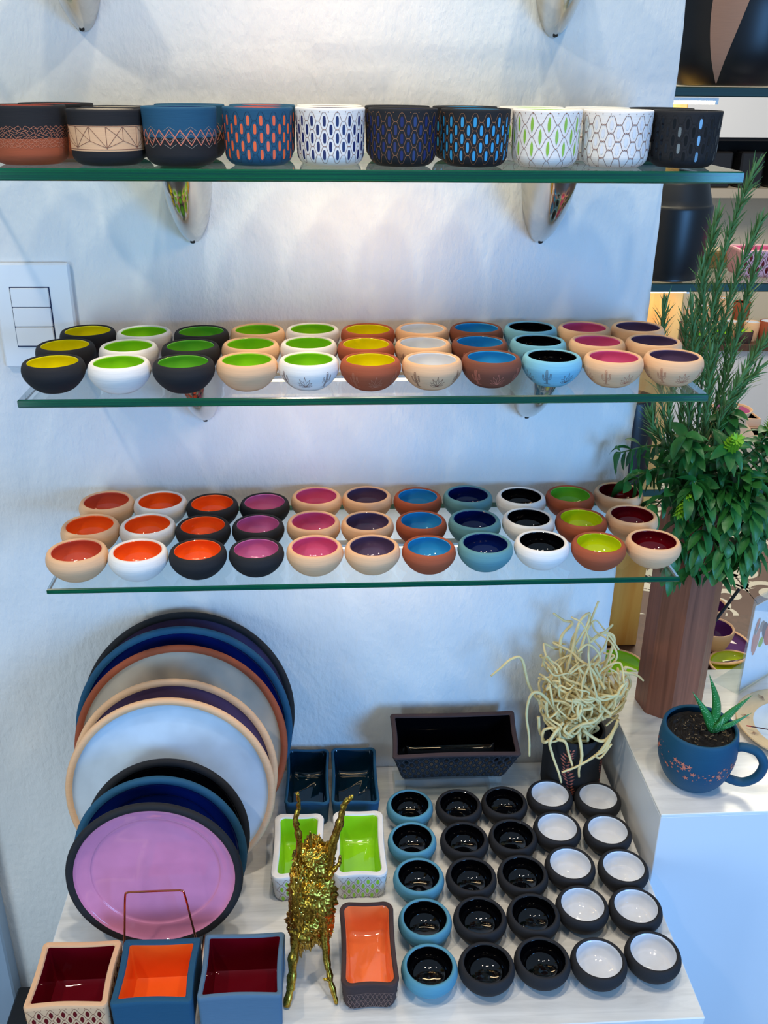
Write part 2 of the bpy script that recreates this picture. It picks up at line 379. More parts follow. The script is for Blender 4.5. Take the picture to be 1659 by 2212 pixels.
def bracket(x, ztop, label):
    t = thing('shelf_bracket', (x, -.001, ztop), label, 'bracket', 'chrome shelf brackets')
    mb = MB(); N, M = 20, 16; H, D, W = .118, .15, .036
    vs = []
    for i in range(N+1):
        s = i/N                                   # from wall (0) to nose (1)
        y = -D*s; h = H*sqrt(max(0, 1-s**1.7))*(1-.25*s)+.006; wv = W*(1-.45*s**2)
        for k in range(M+1):
            a = pi*k/M; vs.append((-wv*cos(a)*(.35+.65*sin(a)**.0 if 1 else 1)*(1-.0*s), y, -h*sin(a)**.85))
    fs = []
    for i in range(N):
        for k in range(M): fs.append((i*(M+1)+k, (i+1)*(M+1)+k, (i+1)*(M+1)+k+1, i*(M+1)+k+1))
    fs.append(tuple(range(N*(M+1), N*(M+1)+M+1))); fs.append(tuple(range(M, -1, -1)))
    for i in range(N): fs.append((i*(M+1)+M, (i+1)*(M+1)+M, (i+1)*(M+1), i*(M+1)))
    mb.add(vs, fs); arm = mb.build('bracket_arm', CH, t, True, 60)
    mb = MB(); lathe(mb, [(0, 0), (.0035, 0), (.004, .001), (.004, .003), (0, .0035)], 12)
    s = mb.build('set_screw', DK, arm, True); s.location = (0, -.012, -.1185); s.rotation_euler = (pi*.78, 0, 0); s['label'] = 'small dark set screw'
    return t
for z, th, xs, nm in ((1.534, .015, (.082, .796), 'at the top edge of the photo'), (1.226, .0155, (.223, .797), 'under the shelf of tall cups'),
                  (.9161, .0125, (.223, .796), 'behind the shelf of cactus bowls')):
    for x, sd in zip(xs, ('left', 'right')): bracket(x, z-th-.0005, 'chrome horn-shaped bracket %s, the %s one' % (nm, sd))

# LED bars tucked under the shelves against the wall
def led_bar(x0, x1, z, power, col, label, y=-.14, glow=6):
    t = thing('led_bar', ((x0+x1)/2, y, z), label, 'lamp', 'slim lamps under the glass shelves')
    L = (x1-x0)/2; HM = plain('white_lamp_housing', c(230, 230, 226), .4)
    mb = MB(); box(mb, -L, L, -.009, .009, 0, .005); h = mb.build('housing', HM, t, False)
    mb = MB(); tube(mb, [(-L+.006, 0, -.0035), (L-.006, 0, -.0035)], .0035, 12); mb.build('lamp_tube', emit('warm_lamp_tube', col, glow), t, True)
    for s in (-1, 1):
        mb = MB(); box(mb, s*L-.006 if s > 0 else -L, s*L if s > 0 else -L+.006, -.008, .008, -.007, 0); mb.build('end_cap', HM, h, False)
    l = bpy.data.lights.new('lamp_light', 'AREA'); l.shape = 'RECTANGLE'; l.size = 2*L; l.size_y = .012; l.color = col[:3]; l.energy = power
    o = bpy.data.objects.new('lamp_light', l); COL.objects.link(o); o.parent = t; o.location = (0, .0, -.0078); o.rotation_euler = (radians(8), 0, 0)
    return t
WARM = (1.0, .80, .40, 1)
led_bar(.34, .66, 1.2045, .40, (1.0, .60, .22, 1), 'slim warm lamp under the shelf of tall cups')
led_bar(.28, .60, .8975, .26, (1.0, .66, .36, 1), 'slim warm lamp under the shelf of cactus bowls')
led_bar(.40, .72, .5955, .36, (1.0, .74, .42, 1), 'slim warm lamp under the lowest glass shelf')
led_bar(.30, .62, 1.512, .20, (1.0, .62, .30, 1), 'slim warm lamp above the view under the highest shelf')

# light switch
SW = plain('white_switch_plastic', c(228, 232, 236), .35)
t = thing('light_switch', (-.05, 0, .968), 'white wall switch plate with three stacked rocker keys left of the shelves', 'light switch')
mb = MB(); box(mb, -.058, .068, -.011, 0, -.088, .087, bev=.003); sp = mb.build('switch_plate', SW, t, False)
for k in range(3):
    mb = MB(); z1 = .0475-k*.0327; box(mb, -.031, .031, -.0155, -.0112, z1-.0315, z1, bev=.0012); mb.build('rocker_key', SW, sp, False)
mb = MB(); box(mb, -.0325, .0325, -.0118, -.0105, -.052, .049); mb.build('key_gap', plain('switch_shadow_gap', c(30, 50, 90), .6), sp, False)

# ------------------------------------------------------------------ surface patterns
def oval(w_, h_, n=14, kind='pill'):
    out = []
    for k in range(n):
        a = 2*pi*k/n
        if kind == 'pill': out.append((w_/2*(1 if cos(a) > 0 else -1)*abs(cos(a))**.45, h_/2*sin(a)))
        elif kind == 'leaf': out.append((w_/2*cos(a)*(1-abs(sin(a))**3)**.6, h_/2*sin(a)))
        else: out.append((w_/2*cos(a), h_/2*sin(a)))
    return out
def poly_on(mb, surf, pts, off, mi):
    mb.add([surf(u, v, off) for u, v in pts], [tuple(range(len(pts)))], mi)
def line_on(mb, surf, pts, wd, off, mi, sub=0):
    q = []
    for a, b in zip(pts, pts[1:]):
        n = max(1, int(sqrt((a[0]-b[0])**2+(a[1]-b[1])**2)/.0022)) if sub == 0 else sub
        for k in range(n): q.append((a[0]+(b[0]-a[0])*k/n, a[1]+(b[1]-a[1])*k/n))
    q.append(pts[-1]); vs, fs = [], []
    for i, p in enumerate(q):
        a = q[max(i-1, 0)]; b = q[min(i+1, len(q)-1)]; dx, dy = b[0]-a[0], b[1]-a[1]; l = sqrt(dx*dx+dy*dy) or 1
        vs += [surf(p[0]-dy/l*wd/2, p[1]+dx/l*wd/2, off), surf(p[0]+dy/l*wd/2, p[1]-dx/l*wd/2, off)]
    for i in range(len(q)-1): fs.append((2*i+1, 2*i, 2*i+2, 2*i+3))
    mb.add(vs, fs, mi)
def lattice(mb, surf, u0, u1, v0, v1, pu, pv, ow, oh, kind, mi_o, mi_l, lw=.0005, wave=.18, off=.0003, wrap=False):
    """staggered cut-outs with an ogee line net round them"""
    nu = max(1, round((u1-u0)/pu)); pu = (u1-u0)/nu
    if wrap and nu % 2: nu += 1; pu = (u1-u0)/nu
    nv = max(1, int((v1-v0)/(pv/2))-1)
    R = random.Random(5)
    for i in range(nu+(0 if wrap else 1)):
        for j in range(nv+1):
            if (i+j) % 2: continue
            u = u0+i*pu; v = v1-pv/2-j*pv/2
            if not wrap and (i == 0 or i == nu): pass
            elif v > v0+oh*.3:
                ju = R.uniform(-.05, .05)*pu
                poly_on(mb, surf, [(u+ju+a, v+b) for a, b in oval(ow, oh, 12, kind)][::1], off, mi_o)
            if mi_l is not None:
                for sx in (-1, 1):
                    for sy in (1, -1):
                        if (i == 0 and sx < 0 or i == nu and sx > 0) and not wrap: continue
                        if sy < 0 and j < nv: continue
                        pts = []
                        for k in range(9):
                            q = k/8; x = q*pu; y = pv/2*(1-q)
                            d = sin(2*pi*q)*wave*pv*.5
                            pts.append((u+sx*x, v+sy*(y+d)))
                        line_on(mb, surf, pts, lw, off*1.1, mi_l, 1)

# ------------------------------------------------------------------ the round bowls
BO = [(0, .0008), (.019, .0008), (.023, .0015), (.029, .0052), (.0365, .0125), (.0425, .0215), (.0448, .029), (.0446, .0345), (.0430, .0402), (.0408, .0432), (.0388, .0441), (.0368, .0436), (.0358, .0424)]
BI = [(.0358, .0424), (.0352, .0412), (.0374, .0362), (.0382, .030), (.0370, .0225), (.0325, .0145), (.0255, .0088), (.0155, .0058), (0, .0048)]
def bez(prof, sub=3):
    return [(max(0, p.x), p.y) for p in spline([(r, z, 0) for r, z in prof], sub)]
BOs = bez(BO, 3); BIs = bez(BI, 3)
BOs[0] = (0, BOs[0][1]); BIs[-1] = (0, BIs[-1][1])
def prof_at(z):
    for a, b in zip(BO[2:8], BO[3:9]):
        if a[1] <= z <= b[1]:
            t = (z-a[1])/(b[1]-a[1]); return a[0]+(b[0]-a[0])*t
    return BO[3][0] if z < .01 else BO[9][0]
# smooth lookup along the densified outer curve
_oc = [(r, z) for r, z in BOs if True]
def rz_at(z):
    for a, b in zip(_oc[4:], _oc[5:]):
        if a[1] <= z <= b[1] and b[1] > a[1]:
            t = (z-a[1])/(b[1]-a[1]); return a[0]+(b[0]-a[0])*t
    return .044
def bowl_surf(u, v, off):
    a = u/.044; r = rz_at(v)+off; return (r*cos(a), r*sin(a), v)
def cactus_motif(mb, u, s=1.5):
    def L(pts, sub=0): line_on(mb, bowl_surf, [(u+a*s, .0095+b*s*.95) for a, b in pts], .00060, .00028, 0)
    L([(-.0008, 0), (-.0010, .014), (-.0006, .0165), (.0006, .0165), (.0010, .014), (.0008, 0)])
    L([(0, .001), (0, .015)])
    L([(-.001, .005), (-.003, .0045), (-.0042, .006), (-.0042, .011), (-.0036, .0117), (-.0030, .011), (-.0030, .0068), (-.001, .0066)])
    L([(.001, .006), (.003, .0055), (.0044, .007), (.0044, .0125), (.0038, .0132), (.0032, .0125), (.0032, .0078), (.001, .0076)])
    L([(-.004, -.0002), (.004, -.0002)])
def agave_motif(mb, u, s=1.5):
    for a, l in ((-76, .008), (-52, .0095), (-28, .011), (0, .0125), (28, .011), (52, .0095), (76, .008)):
        t = radians(a); tip = (sin(t)*l, cos(t)*l*.95)
        n = (cos(t)*.0014, -sin(t)*.0014)
        for sg in (-1, 1):
            mid = (tip[0]*.45+sg*n[0], tip[1]*.45+sg*n[1])
            line_on(mb, bowl_surf, [(u, .0105), (u+mid[0]*s, .0105+mid[1]*s), (u+tip[0]*s, .0105+tip[1]*s)], .00042, .00025, 0)
_bm = {}
def bowl(cl, gl, loc, label, group, motif=None, rz=0, scale=1.0, wide=False):
    key = (cl, gl, motif, wide)
    if key in _bm:
        o = dup(_bm[key], loc, label, rz, group); o.scale = (scale,)*3; return o
    t = thing('pinch_bowl', loc, label, 'bowl', group, rz); t.scale = (scale,)*3
    mb = MB(); lathe(mb, BOs, 56); mb.build('clay_body', CL[cl], t, True, 180)
    k = 1.045 if wide else 1.0
    if wide:
        mb = MB(); lathe(mb, [(r*1.03, z) for r, z in BIs[:4]]+[(r*.97, z+.004*(1 if r < .03 else .3)) for r, z in BIs[4:]], 56)
    else:
        mb = MB(); lathe(mb, BIs, 56)
    mb.build('glaze_lining', GL[gl], t, True, 180)
    if motif:
        mb = MB(); n = 8
        for i in range(n):
            u = (i+.5*(motif != 'brown'))*2*pi*.044/n
            (cactus_motif if i % 2 else agave_motif)(mb, u)
        o = mb.build('engraved_motif', LN[motif], t, False); o['label'] = 'fine engraved cacti and agave plants'
    _bm[key] = t; return t

NAMES = dict(charcoal='charcoal', white='white', peach='peach clay', terracotta='terracotta', brown='brown clay', pale_blue='pale blue', teal='teal grey', sky='sky blue')
GN = dict(yellow='yellow', lime='lime green', green='leaf green', white='white', sky='sky blue', black='black', pink='pink', plum='plum', coral='coral', orange='orange', orchid='orchid pink', navy='navy', dark_red='dark red', chartreuse='chartreuse')
Z2 = .9163; Z3 = .6109
C2 = [('charcoal', 'yellow', None), ('white', 'lime', None), ('charcoal', 'green', None), ('peach', 'lime', None), ('white', 'lime', 'brown'), ('terracotta', 'yellow', 'pale'),
      ('peach', 'white', 'brown'), ('brown', 'sky', 'coral'), ('pale_blue', 'black', 'grey'), ('peach', 'pink', 'pale'), ('peach', 'plum', 'pale')]
P2 = [[(.044, -.262), (.139, -.267), (.231, -.266), (.322, -.258), (.412, -.258), (.503, -.262), (.594, -.261), (.684, -.252), (.776, -.249), (.868, -.255), (.961, -.252)],
      [(.039, -.168), (.136, -.176), (.230, -.175), (.321, -.166), (.411, -.163), (.500, -.170), (.590, -.165), (.680, -.160), (.774, -.157), (.868, -.160), (.960, -.159)],
      [(.053, -.077), (.144, -.084), (.236, -.084), (.326, -.074), (.416, -.071), (.507, -.076), (.597, -.072), (.688, -.068), (.780, -.065), (.870, -.068), (.962, -.066)]]
P3 = [[(.042, -.266), (.137, -.268), (.230, -.266), (.322, -.262), (.415, -.262), (.507, -.262), (.598, -.264), (.690, -.259), (.783, -.256), (.875, -.263), (.967, -.258)],
      [(.042, -.172), (.136, -.170), (.228, -.175), (.319, -.170), (.412, -.165), (.503, -.168), (.595, -.165), (.686, -.166), (.779, -.164), (.870, -.167), (.961, -.158)],
      [(.049, -.072), (.142, -.072), (.234, -.083), (.325, -.078), (.416, -.058), (.507, -.057), (.598, -.062), (.689, -.060), (.784, -.070), (.875, -.064), (.967, -.055)]]
C3 = [('peach', 'coral'), ('white', 'orange'), ('charcoal', 'orange'), ('charcoal', 'orchid'), ('peach', 'pink'), ('peach', 'plum'), ('terracotta', 'sky'), ('teal', 'navy'), ('white', 'black'), ('terracotta', 'chartreuse'), ('peach', 'dark_red')]
ROW = ['front row', 'middle row', 'back row']
for r in range(3):
    for k, (cl, gl, mo) in enumerate(C2):
        x, y = P2[r][k]
        lb = '%s%s bowl, %s glaze inside, in the %s on the cactus-bowl shelf' % ('cactus-engraved ' if mo else 'plain ', NAMES[cl], GN[gl], ROW[r])
        bowl(cl, gl, (x, y, Z2), lb, 'small bowls on the middle glass shelf', mo, rz=(random.uniform(-.35, .35) if mo else 0)+.0)
for r in range(3):
    for k, (cl, gl) in enumerate(C3):
        x, y = P3[r][k]; g2 = gl
        if (r, k) == (1, 0): g2 = 'orange'
        if (r, k) == (2, 9): g2 = 'green'
        lb = 'plain %s bowl with %s glaze inside, %s of the lowest glass shelf' % (NAMES[cl], GN[g2], ROW[r])
        bowl(cl, g2, (x, y, Z3), lb, 'small bowls on the lowest glass shelf', scale=(1.07, 1.04, 1.015, .98, 1.015, 1.0, .97, 1, 1, .985, 1)[k])
PT = [[(.587, -.171), (.683, -.175), (.774, -.171), (.868, -.155), (.962, -.167)], [(.584, -.263), (.682, -.267), (.774, -.264), (.862, -.247), (.956, -.259)],
      [(.588, -.355), (.682, -.358), (.775, -.357), (.865, -.340), (.960, -.351)], [(.590, -.450), (.684, -.450), (.776, -.448), (.864, -.434), (.955, -.442)],
      [(.588, -.545), (.680, -.546), (.772, -.540), (.863, -.546), (.955, -.537)]]
CTb = [('sky', 'black'), ('charcoal', 'black'), ('charcoal', 'black'), ('charcoal', 'white'), ('charcoal', 'white')]
RT = ['in the row nearest the wall', 'in the second row from the wall', 'in the middle row', 'in the second row from the front', 'in the front row']
CTl = ['sky blue bowl glazed black inside', 'black-glazed charcoal bowl beside the sky blue bowls', 'black-glazed charcoal bowl beside the white-glazed bowls',
       'white-glazed charcoal bowl beside the black-glazed bowls', 'white-glazed charcoal bowl beside the plinth']
for r in range(5):
    for k in range(5):
        x, y = PT[r][k]; tl = 0
        bowl(*CTb[k], (x, y, .0005), '%s, %s' % (CTl[k], RT[r]), 'small bowls on the counter', rz=random.uniform(0, 6), scale=1.02, wide=CTb[k][1] == 'white')

# ------------------------------------------------------------------ tall patterned cups on the upper shelf
CH_ = .0735
def cup_r(z, R):
    zz = z/CH_
    if zz < .0: zz = 0
    if zz < .22:
        q = zz/.22; return R*(.60+.36*sqrt(max(0, 1-(1-q)**2)))
    return R*(.96+.04*((zz-.22)/.78))
def cup(kind, R, x, y, label):
    t = thing('patterned_cup', (x, y, 1.2263), label, 'cup', 'tall patterned cups on the upper glass shelf', rz=random.uniform(-.2, .2)-pi/2)
    base = dict(maze='charcoal', geo='charcoal', zig='charcoal', blue='blue', wnavy='white', bnavy='black', bsky='black', wlime='white', wwhite='white', bblack='black')[kind]
    top = dict(zig='blue').get(kind, base); bot = dict(maze='terracotta').get(kind, base); mid = dict(geo='peach').get(kind)
    gi = dict(maze='coral', geo='cream', zig='navy', blue='orange', wnavy='navy', bnavy='navy', bsky='sky', wlime='lime', wwhite='white', bblack='black')[kind]
    zsplit = dict(maze=.46, zig=.50).get(kind)
    zz = [0, .01, .03, .06, .09, .12, .15, .18, .22, .28, .34, .40, .46, .50, .56, .62, .68, .72, .80, .88, .95]
    prof = [(0, .0005)]+[(cup_r(q*CH_, R), max(.0005, q*CH_)) for q in zz]+[(R, CH_-.0014), (R-.0008, CH_-.0003), (R-.0022, CH_), (R-.0042, CH_-.0003), (R-.005, CH_-.0015)]
    mis = []
    for a, b in zip(prof, prof[1:]):
        zc = (a[1]+b[1])/2/CH_
        mi = 0
        if zsplit and zc > zsplit: mi = 1
        if mid and .30 < zc < .72: mi = 1
        mis.append(mi)
    mb = MB(); lathe(mb, prof, 64, mis)
    second = CL[top] if zsplit else (CL[mid] if mid else CL[top])
    first = CL[bot]
    def surf(u, v, off):
        a = u/R; r = cup_r(v, R)+off; return (r*cos(a), r*sin(a), v)
    U = 2*pi*R; line = LN['brown']; cut = glaze(gi+'_cutout_glaze', CUTC[gi], .12 if gi == 'black' else .5)
    if kind in ('blue', 'wnavy', 'bnavy', 'bsky', 'bblack'):
        lw = .00045 if kind != 'bblack' else .0004
        lattice(mb, surf, 0, U, .010, .068, .0086, .0208, .0043, .0130, 'pill', 2, 3, lw, .22, wrap=True)
        line = dict(blue=plain('incised_blue_line', c(14, 50, 78), .8), wnavy=LN['brown'], bnavy=LN['gold'], bsky=LN['gold'], bblack=plain('incised_black_line', c(14, 15, 18), .8))[kind]
    if kind == 'wlime':
        lattice(mb, surf, 0, U, .010, .070, .0112, .030, .0044, .0200, 'leaf', 2, 3, .0005, .10, wrap=True)
    if kind == 'wwhite':
        lattice(mb, surf, 0, U, .010, .066, .0106, .0210, .0050, .0120, 'round', 2, 3, .0006, .30, wrap=True)
    if kind in ('wlime', 'wwhite', 'bnavy', 'wnavy'):
        for i in range(26): poly_on(mb, surf, [(i*U/26+a, .0690+b) for a, b in oval(.0012, .0016, 8, 'round')], .0003, 3)
    if kind == 'maze':
        for j in range(10):
            v = .024+j*.0026
            for i in range(30):
                u = i*U/30; ph = random.uniform(0, 6); am = random.uniform(.0008, .0022)
                line_on(mb, surf, [(u+U/30*k/6*1.05, v+am*sin(ph+k*1.3)) for k in range(7)], .0005, .0003, 3, 1)
        line = LN['pale']
    if kind == 'geo':
        z0, z1 = .30*CH_+.0008, .72*CH_-.0008; n = 7
        for i in range(n):
            u = i*U/n; w_ = U/n
            tp = (u+w_*.5, z1-.003*(i % 2)); a = (u, z0+.002); b = (u+w_, z0+.002); md = (u+w_*.5, z0+.011)
            for s in ((a, tp), (tp, b), (tp, md), (a, md), (md, b), ((u, z1), (u, z0)), ((u, z1), md)): line_on(mb, surf, list(s), .0006, .0003, 3)
        for zc in (z0, z1): line_on(mb, surf, [(U*k/60, zc) for k in range(61)], .0007, .0003, 3, 1)
    if kind == 'zig':
        n = 11; w_ = U/n; zc = .50*CH_; h = .0105
        for i in range(n):
            u = i*w_
            for sg in (1, -1):
                line_on(mb, surf, [(u, zc-sg*h*.9), (u+w_/2, zc+sg*h*.9), (u+w_, zc-sg*h*.9)], .0013, .0004, 2)
                for q in (.35, .6, 1.25):
                    line_on(mb, surf, [(u, zc-sg*h*q), (u+w_/2*q if q < 1 else u+w_/2, zc+sg*h*q*.2)] if q < 1 else [(u+w_*.2, zc+sg*h*.75), (u+w_/2, zc+sg*h*1.25), (u+w_*.8, zc+sg*h*.75)], .0005, .0003, 3)
                line_on(mb, surf, [(u+w_/2-w_*.22, zc), (u+w_/2, zc+sg*h*.45), (u+w_/2+w_*.22, zc)], .0005, .0003, 3)
        cut = LN['coral']; line = plain('incised_sand_line', c(150, 140, 130), .8)
    mb.build('clay_body', [first, second, cut, line], t, True, 60)
    mb = MB(); lathe(mb, [(R-.005, CH_-.0015), (R-.0058, CH_-.004), (R-.006, .03), (R*.84, .013), (R*.6, .0065), (0, .0055)], 56)
    mb.build('glaze_lining', GL[gi], t, True, 180)
    return t
KIND = dict(maze='charcoal over terracotta cup with squiggly band', geo='charcoal cup with cream band of engraved triangles', zig='blue over charcoal cup with coral zigzag band',
            blue='blue cup with orange pill-shaped cut-outs', wnavy='white cup with navy pill-shaped cut-outs', bnavy='black cup with dark navy cut-outs', bsky='black cup with bright blue cut-outs',
            wlime='white cup with lime green leaf cut-outs', wwhite='white cup with white quatrefoil cut-outs', bblack='all-black cup with glossy black cut-outs')
XS = [.047, .152, .2485, .3515, .4485, .5465, .6455, .7435, .8415, .9375]
for (k, x) in zip(KIND, XS):
    R = .0515 if k == 'maze' else .0495 if k in ('geo', 'zig') else .0472
    y = -.248 if k in ('geo', 'zig') else -.24
    o = cup(k, R, x, y, '%s, front row of the upper shelf' % KIND[k])
    if k == 'geo': o.scale = (1, 1, .95)
    dx = {'maze': .012, 'geo': -.008}.get(k, 0)
    dup(o, (x+dx, y+.112, 1.2263), '%s, behind its twin on the upper shelf' % KIND[k], rz=o.rotation_euler[2])

# ------------------------------------------------------------------ plates leaning in the wire rack
def plate(R, x, yb, tau, cl, gl, label, mod=1.0):
    t = thing('dinner_plate', (x, yb, .0045), label, 'plate', 'plates leaning in the wire rack')
    t.rotation_euler = (-tau, 0, 0)
    e = .013
    def tr(mb):  # disc axis along -y, bottom of the rim at the origin
        mb.v = [(vx, -vz, vy+R) for vx, vy, vz in mb.v]; return mb
    body = [(0, -.011), (R*.62, -.011), (R*.80, -.010), (R*.93, -.0045), (R-.002, .001), (R, .0055), (R-.0015, .010), (R-e*.35, .0120), (R-e*.7, .0115), (R-e, .0088)]
    lin = [(R-e, .0088), (R-e-.003, .0050), (R-e-.010, .0015), (R-e-.024, -.0022), (R*.70, -.0045), (R*.4, -.005), (0, -.005)]
    mb = MB(); lathe(mb, body, 96); tr(mb).build('clay_body', CL[cl], t, True, 180)
    mb = MB(); lathe(mb, bez(lin, 3)[:-1]+[(0, -.005)], 96); tr(mb).build('glaze_lining', GL[gl], t, True, 180)
    return t
plate(.205, .160, -.128, .272, 'charcoal', 'plum', 'large charcoal plate with plum centre, rearmost against the wall')
plate(.204, .158, -.172, .250, 'blue', 'navy', 'large blue plate with navy centre, second from the wall')
plate(.197, .157, -.222, .300, 'terracotta', 'cream', 'large terracotta plate with cream centre')
plate(.184, .154, -.262, .195, 'peach', 'plum', 'large peach-rimmed plate with dark plum centre, mostly hidden')
plate(.183, .153, -.305, .155, 'peach', 'ice', 'large peach-rimmed plate with pale blue-white centre, frontmost large one')
plate(.141, .152, -.372, .260, 'black', 'black', 'smaller black plate with black centre leaning on the pale one')
plate(.144, .148, -.412, .195, 'blue', 'navy', 'smaller blue plate with navy centre behind the lilac one')
plate(.143, .146, -.444, .075, 'charcoal', 'lilac', 'smaller charcoal plate with lilac centre, frontmost of all')
t = thing('plate_rack', (.152, -.3, 0), 'copper wire plate rack with a trapezoid loop in front of the lilac plate', 'rack')
CU = plain('copper_wire', c(196, 120, 84), .22, metal=1)
def loop(y, h=.155, w0=.063, w1=.046):
    mb = MB(); pts = spline([(-w0, y, .0022), (-w0, y, .004), (-w0+(w0-w1)*.5, y, h*.5), (-w1-.001, y, h-.010), (-w1+.004, y, h-.001), (-w1+.014, y, h), (w1-.014, y, h), (w1-.004, y, h-.001), (w1+.001, y, h-.010), (w0-(w0-w1)*.5, y, h*.5), (w0, y, .004), (w0, y, .0022)], 4)
    tube(mb, pts, .0017, 8); mb.build('wire_loop', CU, t, True)
loop(-.178)
for yy in (-.144, -.188, -.238, -.278, -.322, -.388): loop(yy+.3, .040)
for s in (-1, 1):
    mb = MB(); tube(mb, [(s*.063, -.18, .0018), (s*.063, .2, .0018)], .0016, 8); mb.build('base_rail', CU, t, True)

GL['tangerine'] = glaze('tangerine_glaze', c(255, 132, 74))
# ------------------------------------------------------------------ rectangular planters
def rrect(w_, d, r, n=5, pinch=0.0):
    pts = []
    for cx, cy, a0 in ((w_/2-r, -d/2+r, -pi/2), (w_/2-r, d/2-r, 0), (-w_/2+r, d/2-r, pi/2), (-w_/2+r, -d/2+r, pi)):
        for k in range(n+1):
            a = a0+pi/2*k/n; pts.append((cx+r*cos(a), cy+r*sin(a)))
        # points along the straight side that follows
        nx = {0: (0, 1), 1: (-1, 0), 2: (0, -1), 3: (1, 0)}[len(pts)//(n+1) % 4 if 0 else 0] if 0 else None
    out = []
    N = len(pts)
    for i, p in enumerate(pts):
        q = pts[(i+1) % N]; out.append(p); L = sqrt((p[0]-q[0])**2+(p[1]-q[1])**2)
        if L > .02:
            for k in range(1, 8):
                s = k/8; x, y = p[0]+(q[0]-p[0])*s, p[1]+(q[1]-p[1])*s; l = sqrt(x*x+y*y); pk = pinch*sin(pi*s)
                if abs(p[0]-q[0]) > abs(p[1]-q[1]): y -= pk*(1 if y > 0 else -1)
                else: x -= pk*(1 if x > 0 else -1)
                out.append((x, y))
    return out
def ringset(mb, rings, mi=None, cap0=True, cap1=True):
    n = len(rings[0]); vs = [p for r in rings for p in r]; o = len(mb.v)
    mb.v += vs
    for k in range(len(rings)-1):
        for i in range(n):
            j = (i+1) % n; mb.f.append((o+k*n+i, o+k*n+j, o+k*n+n+j, o+k*n+n+i)); mb.mi.append(mi[k] if mi else 0)
    if cap0: mb.f.append(tuple(o+i for i in range(n-1, -1, -1))); mb.mi.append(0)
    if cap1: mb.f.append(tuple(o+(len(rings)-1)*n+i for i in range(n))); mb.mi.append(mi[-1] if mi else 0)
def planter(loc, w_, d, h, cl, gl, label, rc=.012, wall_t=.0085, pinch=.0022, base=.9, pat=None, rz=0, wav=.0014, slope=None):
    t = thing('rectangular_planter', loc, label, 'planter', 'rectangular ceramic planters on the counter', rz)
    def R(s, inset, z, pn=pinch, wv=0):
        ps = rrect(w_*s-2*inset, d*(s if slope is None else slope*(s-base)/(1-base)+0 if 0 else s)-2*inset, max(.003, rc-inset*.6), 5, pn)
        return [(x, y, z+wv*(cos(x/w_*5+1)+cos(y/d*4))*.6) for x, y in ps]
    sc_ = lambda q: base+(1-base)*min(1, q)
    rings = [R(base*.97, .003, 0), R(base, .0008, .002), R(sc_(.12), 0, h*.12)]+[R(sc_(q), 0, h*q) for q in (.3, .5, .7, .9)]+[R(1, 0, h-.004, pinch, wav), R(1, .0012, h-.0008, pinch, wav), R(1, .004, h, pinch, wav), R(1, wall_t-.0015, h-.0004, pinch, wav), R(1, wall_t, h-.003, pinch, wav)]
    mb = MB(); ringset(mb, rings, [0]*7+[4 if pat == 'net' else 0]*4, True, False)
    mats = [CL[cl], GL[gl], LN['brown']]
    def face(axis):
        def surf(u, v, off):
            s = sc_(v/h); LL = (w_ if axis == 0 else d); pk = pinch*sin(pi*min(1, max(0, (u+LL/2-rc)/(LL-2*rc))))
            if axis == 0: return (u*s, -d/2*s+pk-off, v)
            if axis == 1: return (w_/2*s-pk+off, u*s, v)
            return (-w_/2*s+pk-off, -u*s, v)
        return surf
    if pat == 'net': mats = [CL['black'], GL[gl], LN['brown'], CL['umber'], CL['umber']]
    if pat:
        for ax in (0, 1, 2):
            L = w_ if ax == 0 else d
            if pat in ('leaf', 'net'):
                lattice(mb, face(ax), -L/2+rc*.5, L/2-rc*.5, .003, h-.007, *( (.0092, .0235, .0062, .0138) if pat == 'leaf' else (.0105, .026, .0072, .0165)), 'leaf', 1, 2, .0006, .1 if pat == 'leaf' else .22, .0004)
                f_ = face(ax)
                for i in range(int(L/.0092)):
                    poly_on(mb, f_, [(-L/2+rc+i*.0092+a, h-.0062+b) for a, b in oval(.0012, .0014, 6, 'round')], .0004, 2)
            if pat == 'diamond':
                f_ = face(ax); n = int(L/.018); w2 = (L-rc)/n
                for i in range(n):
                    u = -L/2+rc/2+i*w2
                    for j in range(2):
                        v0 = .004+j*.018
                        line_on(mb, f_, [(u, v0), (u+w2/2, v0+.018), (u+w2, v0)], .0007, .0004, 2)
                        line_on(mb, f_, [(u, v0+.018), (u+w2/2, v0), (u+w2, v0+.018)], .0007, .0004, 2)
                        poly_on(mb, f_, [(u+.002, v0+.001), (u+w2-.002, v0+.001), (u+w2/2, v0+.0075)], .0003, 3)
                for v0 in (.004, .022, .040): line_on(mb, f_, [(-L/2+rc/2, v0), (L/2-rc/2, v0)], .0006, .0004, 2)
        if pat == 'net': mats[2] = plain('incised_slate_line', c(92, 92, 104), .8)
        if pat == 'diamond': mats[2] = plain('incised_umber_line', c(140, 104, 90), .8); mats.append(plain('black_slip', c(20, 18, 20), .6))
    mb.build('clay_body', mats, t, True, 50)
    ri = [R(1, wall_t, h-.003, pinch, wav), R(sc_(.9), wall_t+.0006, h*.9), R(sc_(.5), wall_t+.001, h*.5), R(sc_(.2), wall_t+.0015, h*.2), R(base, wall_t+.004, .0085, 0), R(base, wall_t+.012, .0065, 0)]
    mb = MB(); ringset(mb, ri, None, False, True); mb.build('glaze_lining', GL[gl], t, True, 50)
    return t
planter((.387, -.098, .0005), .088, .168, .062, 'blue', 'petrol', 'dark blue rectangular planter with petrol glaze, next to the large plates', wall_t=.006)
planter((.481, -.099, .0005), .094, .170, .062, 'blue', 'petrol', 'dark blue rectangular planter with petrol glaze, nearer the black planter', wall_t=.006)
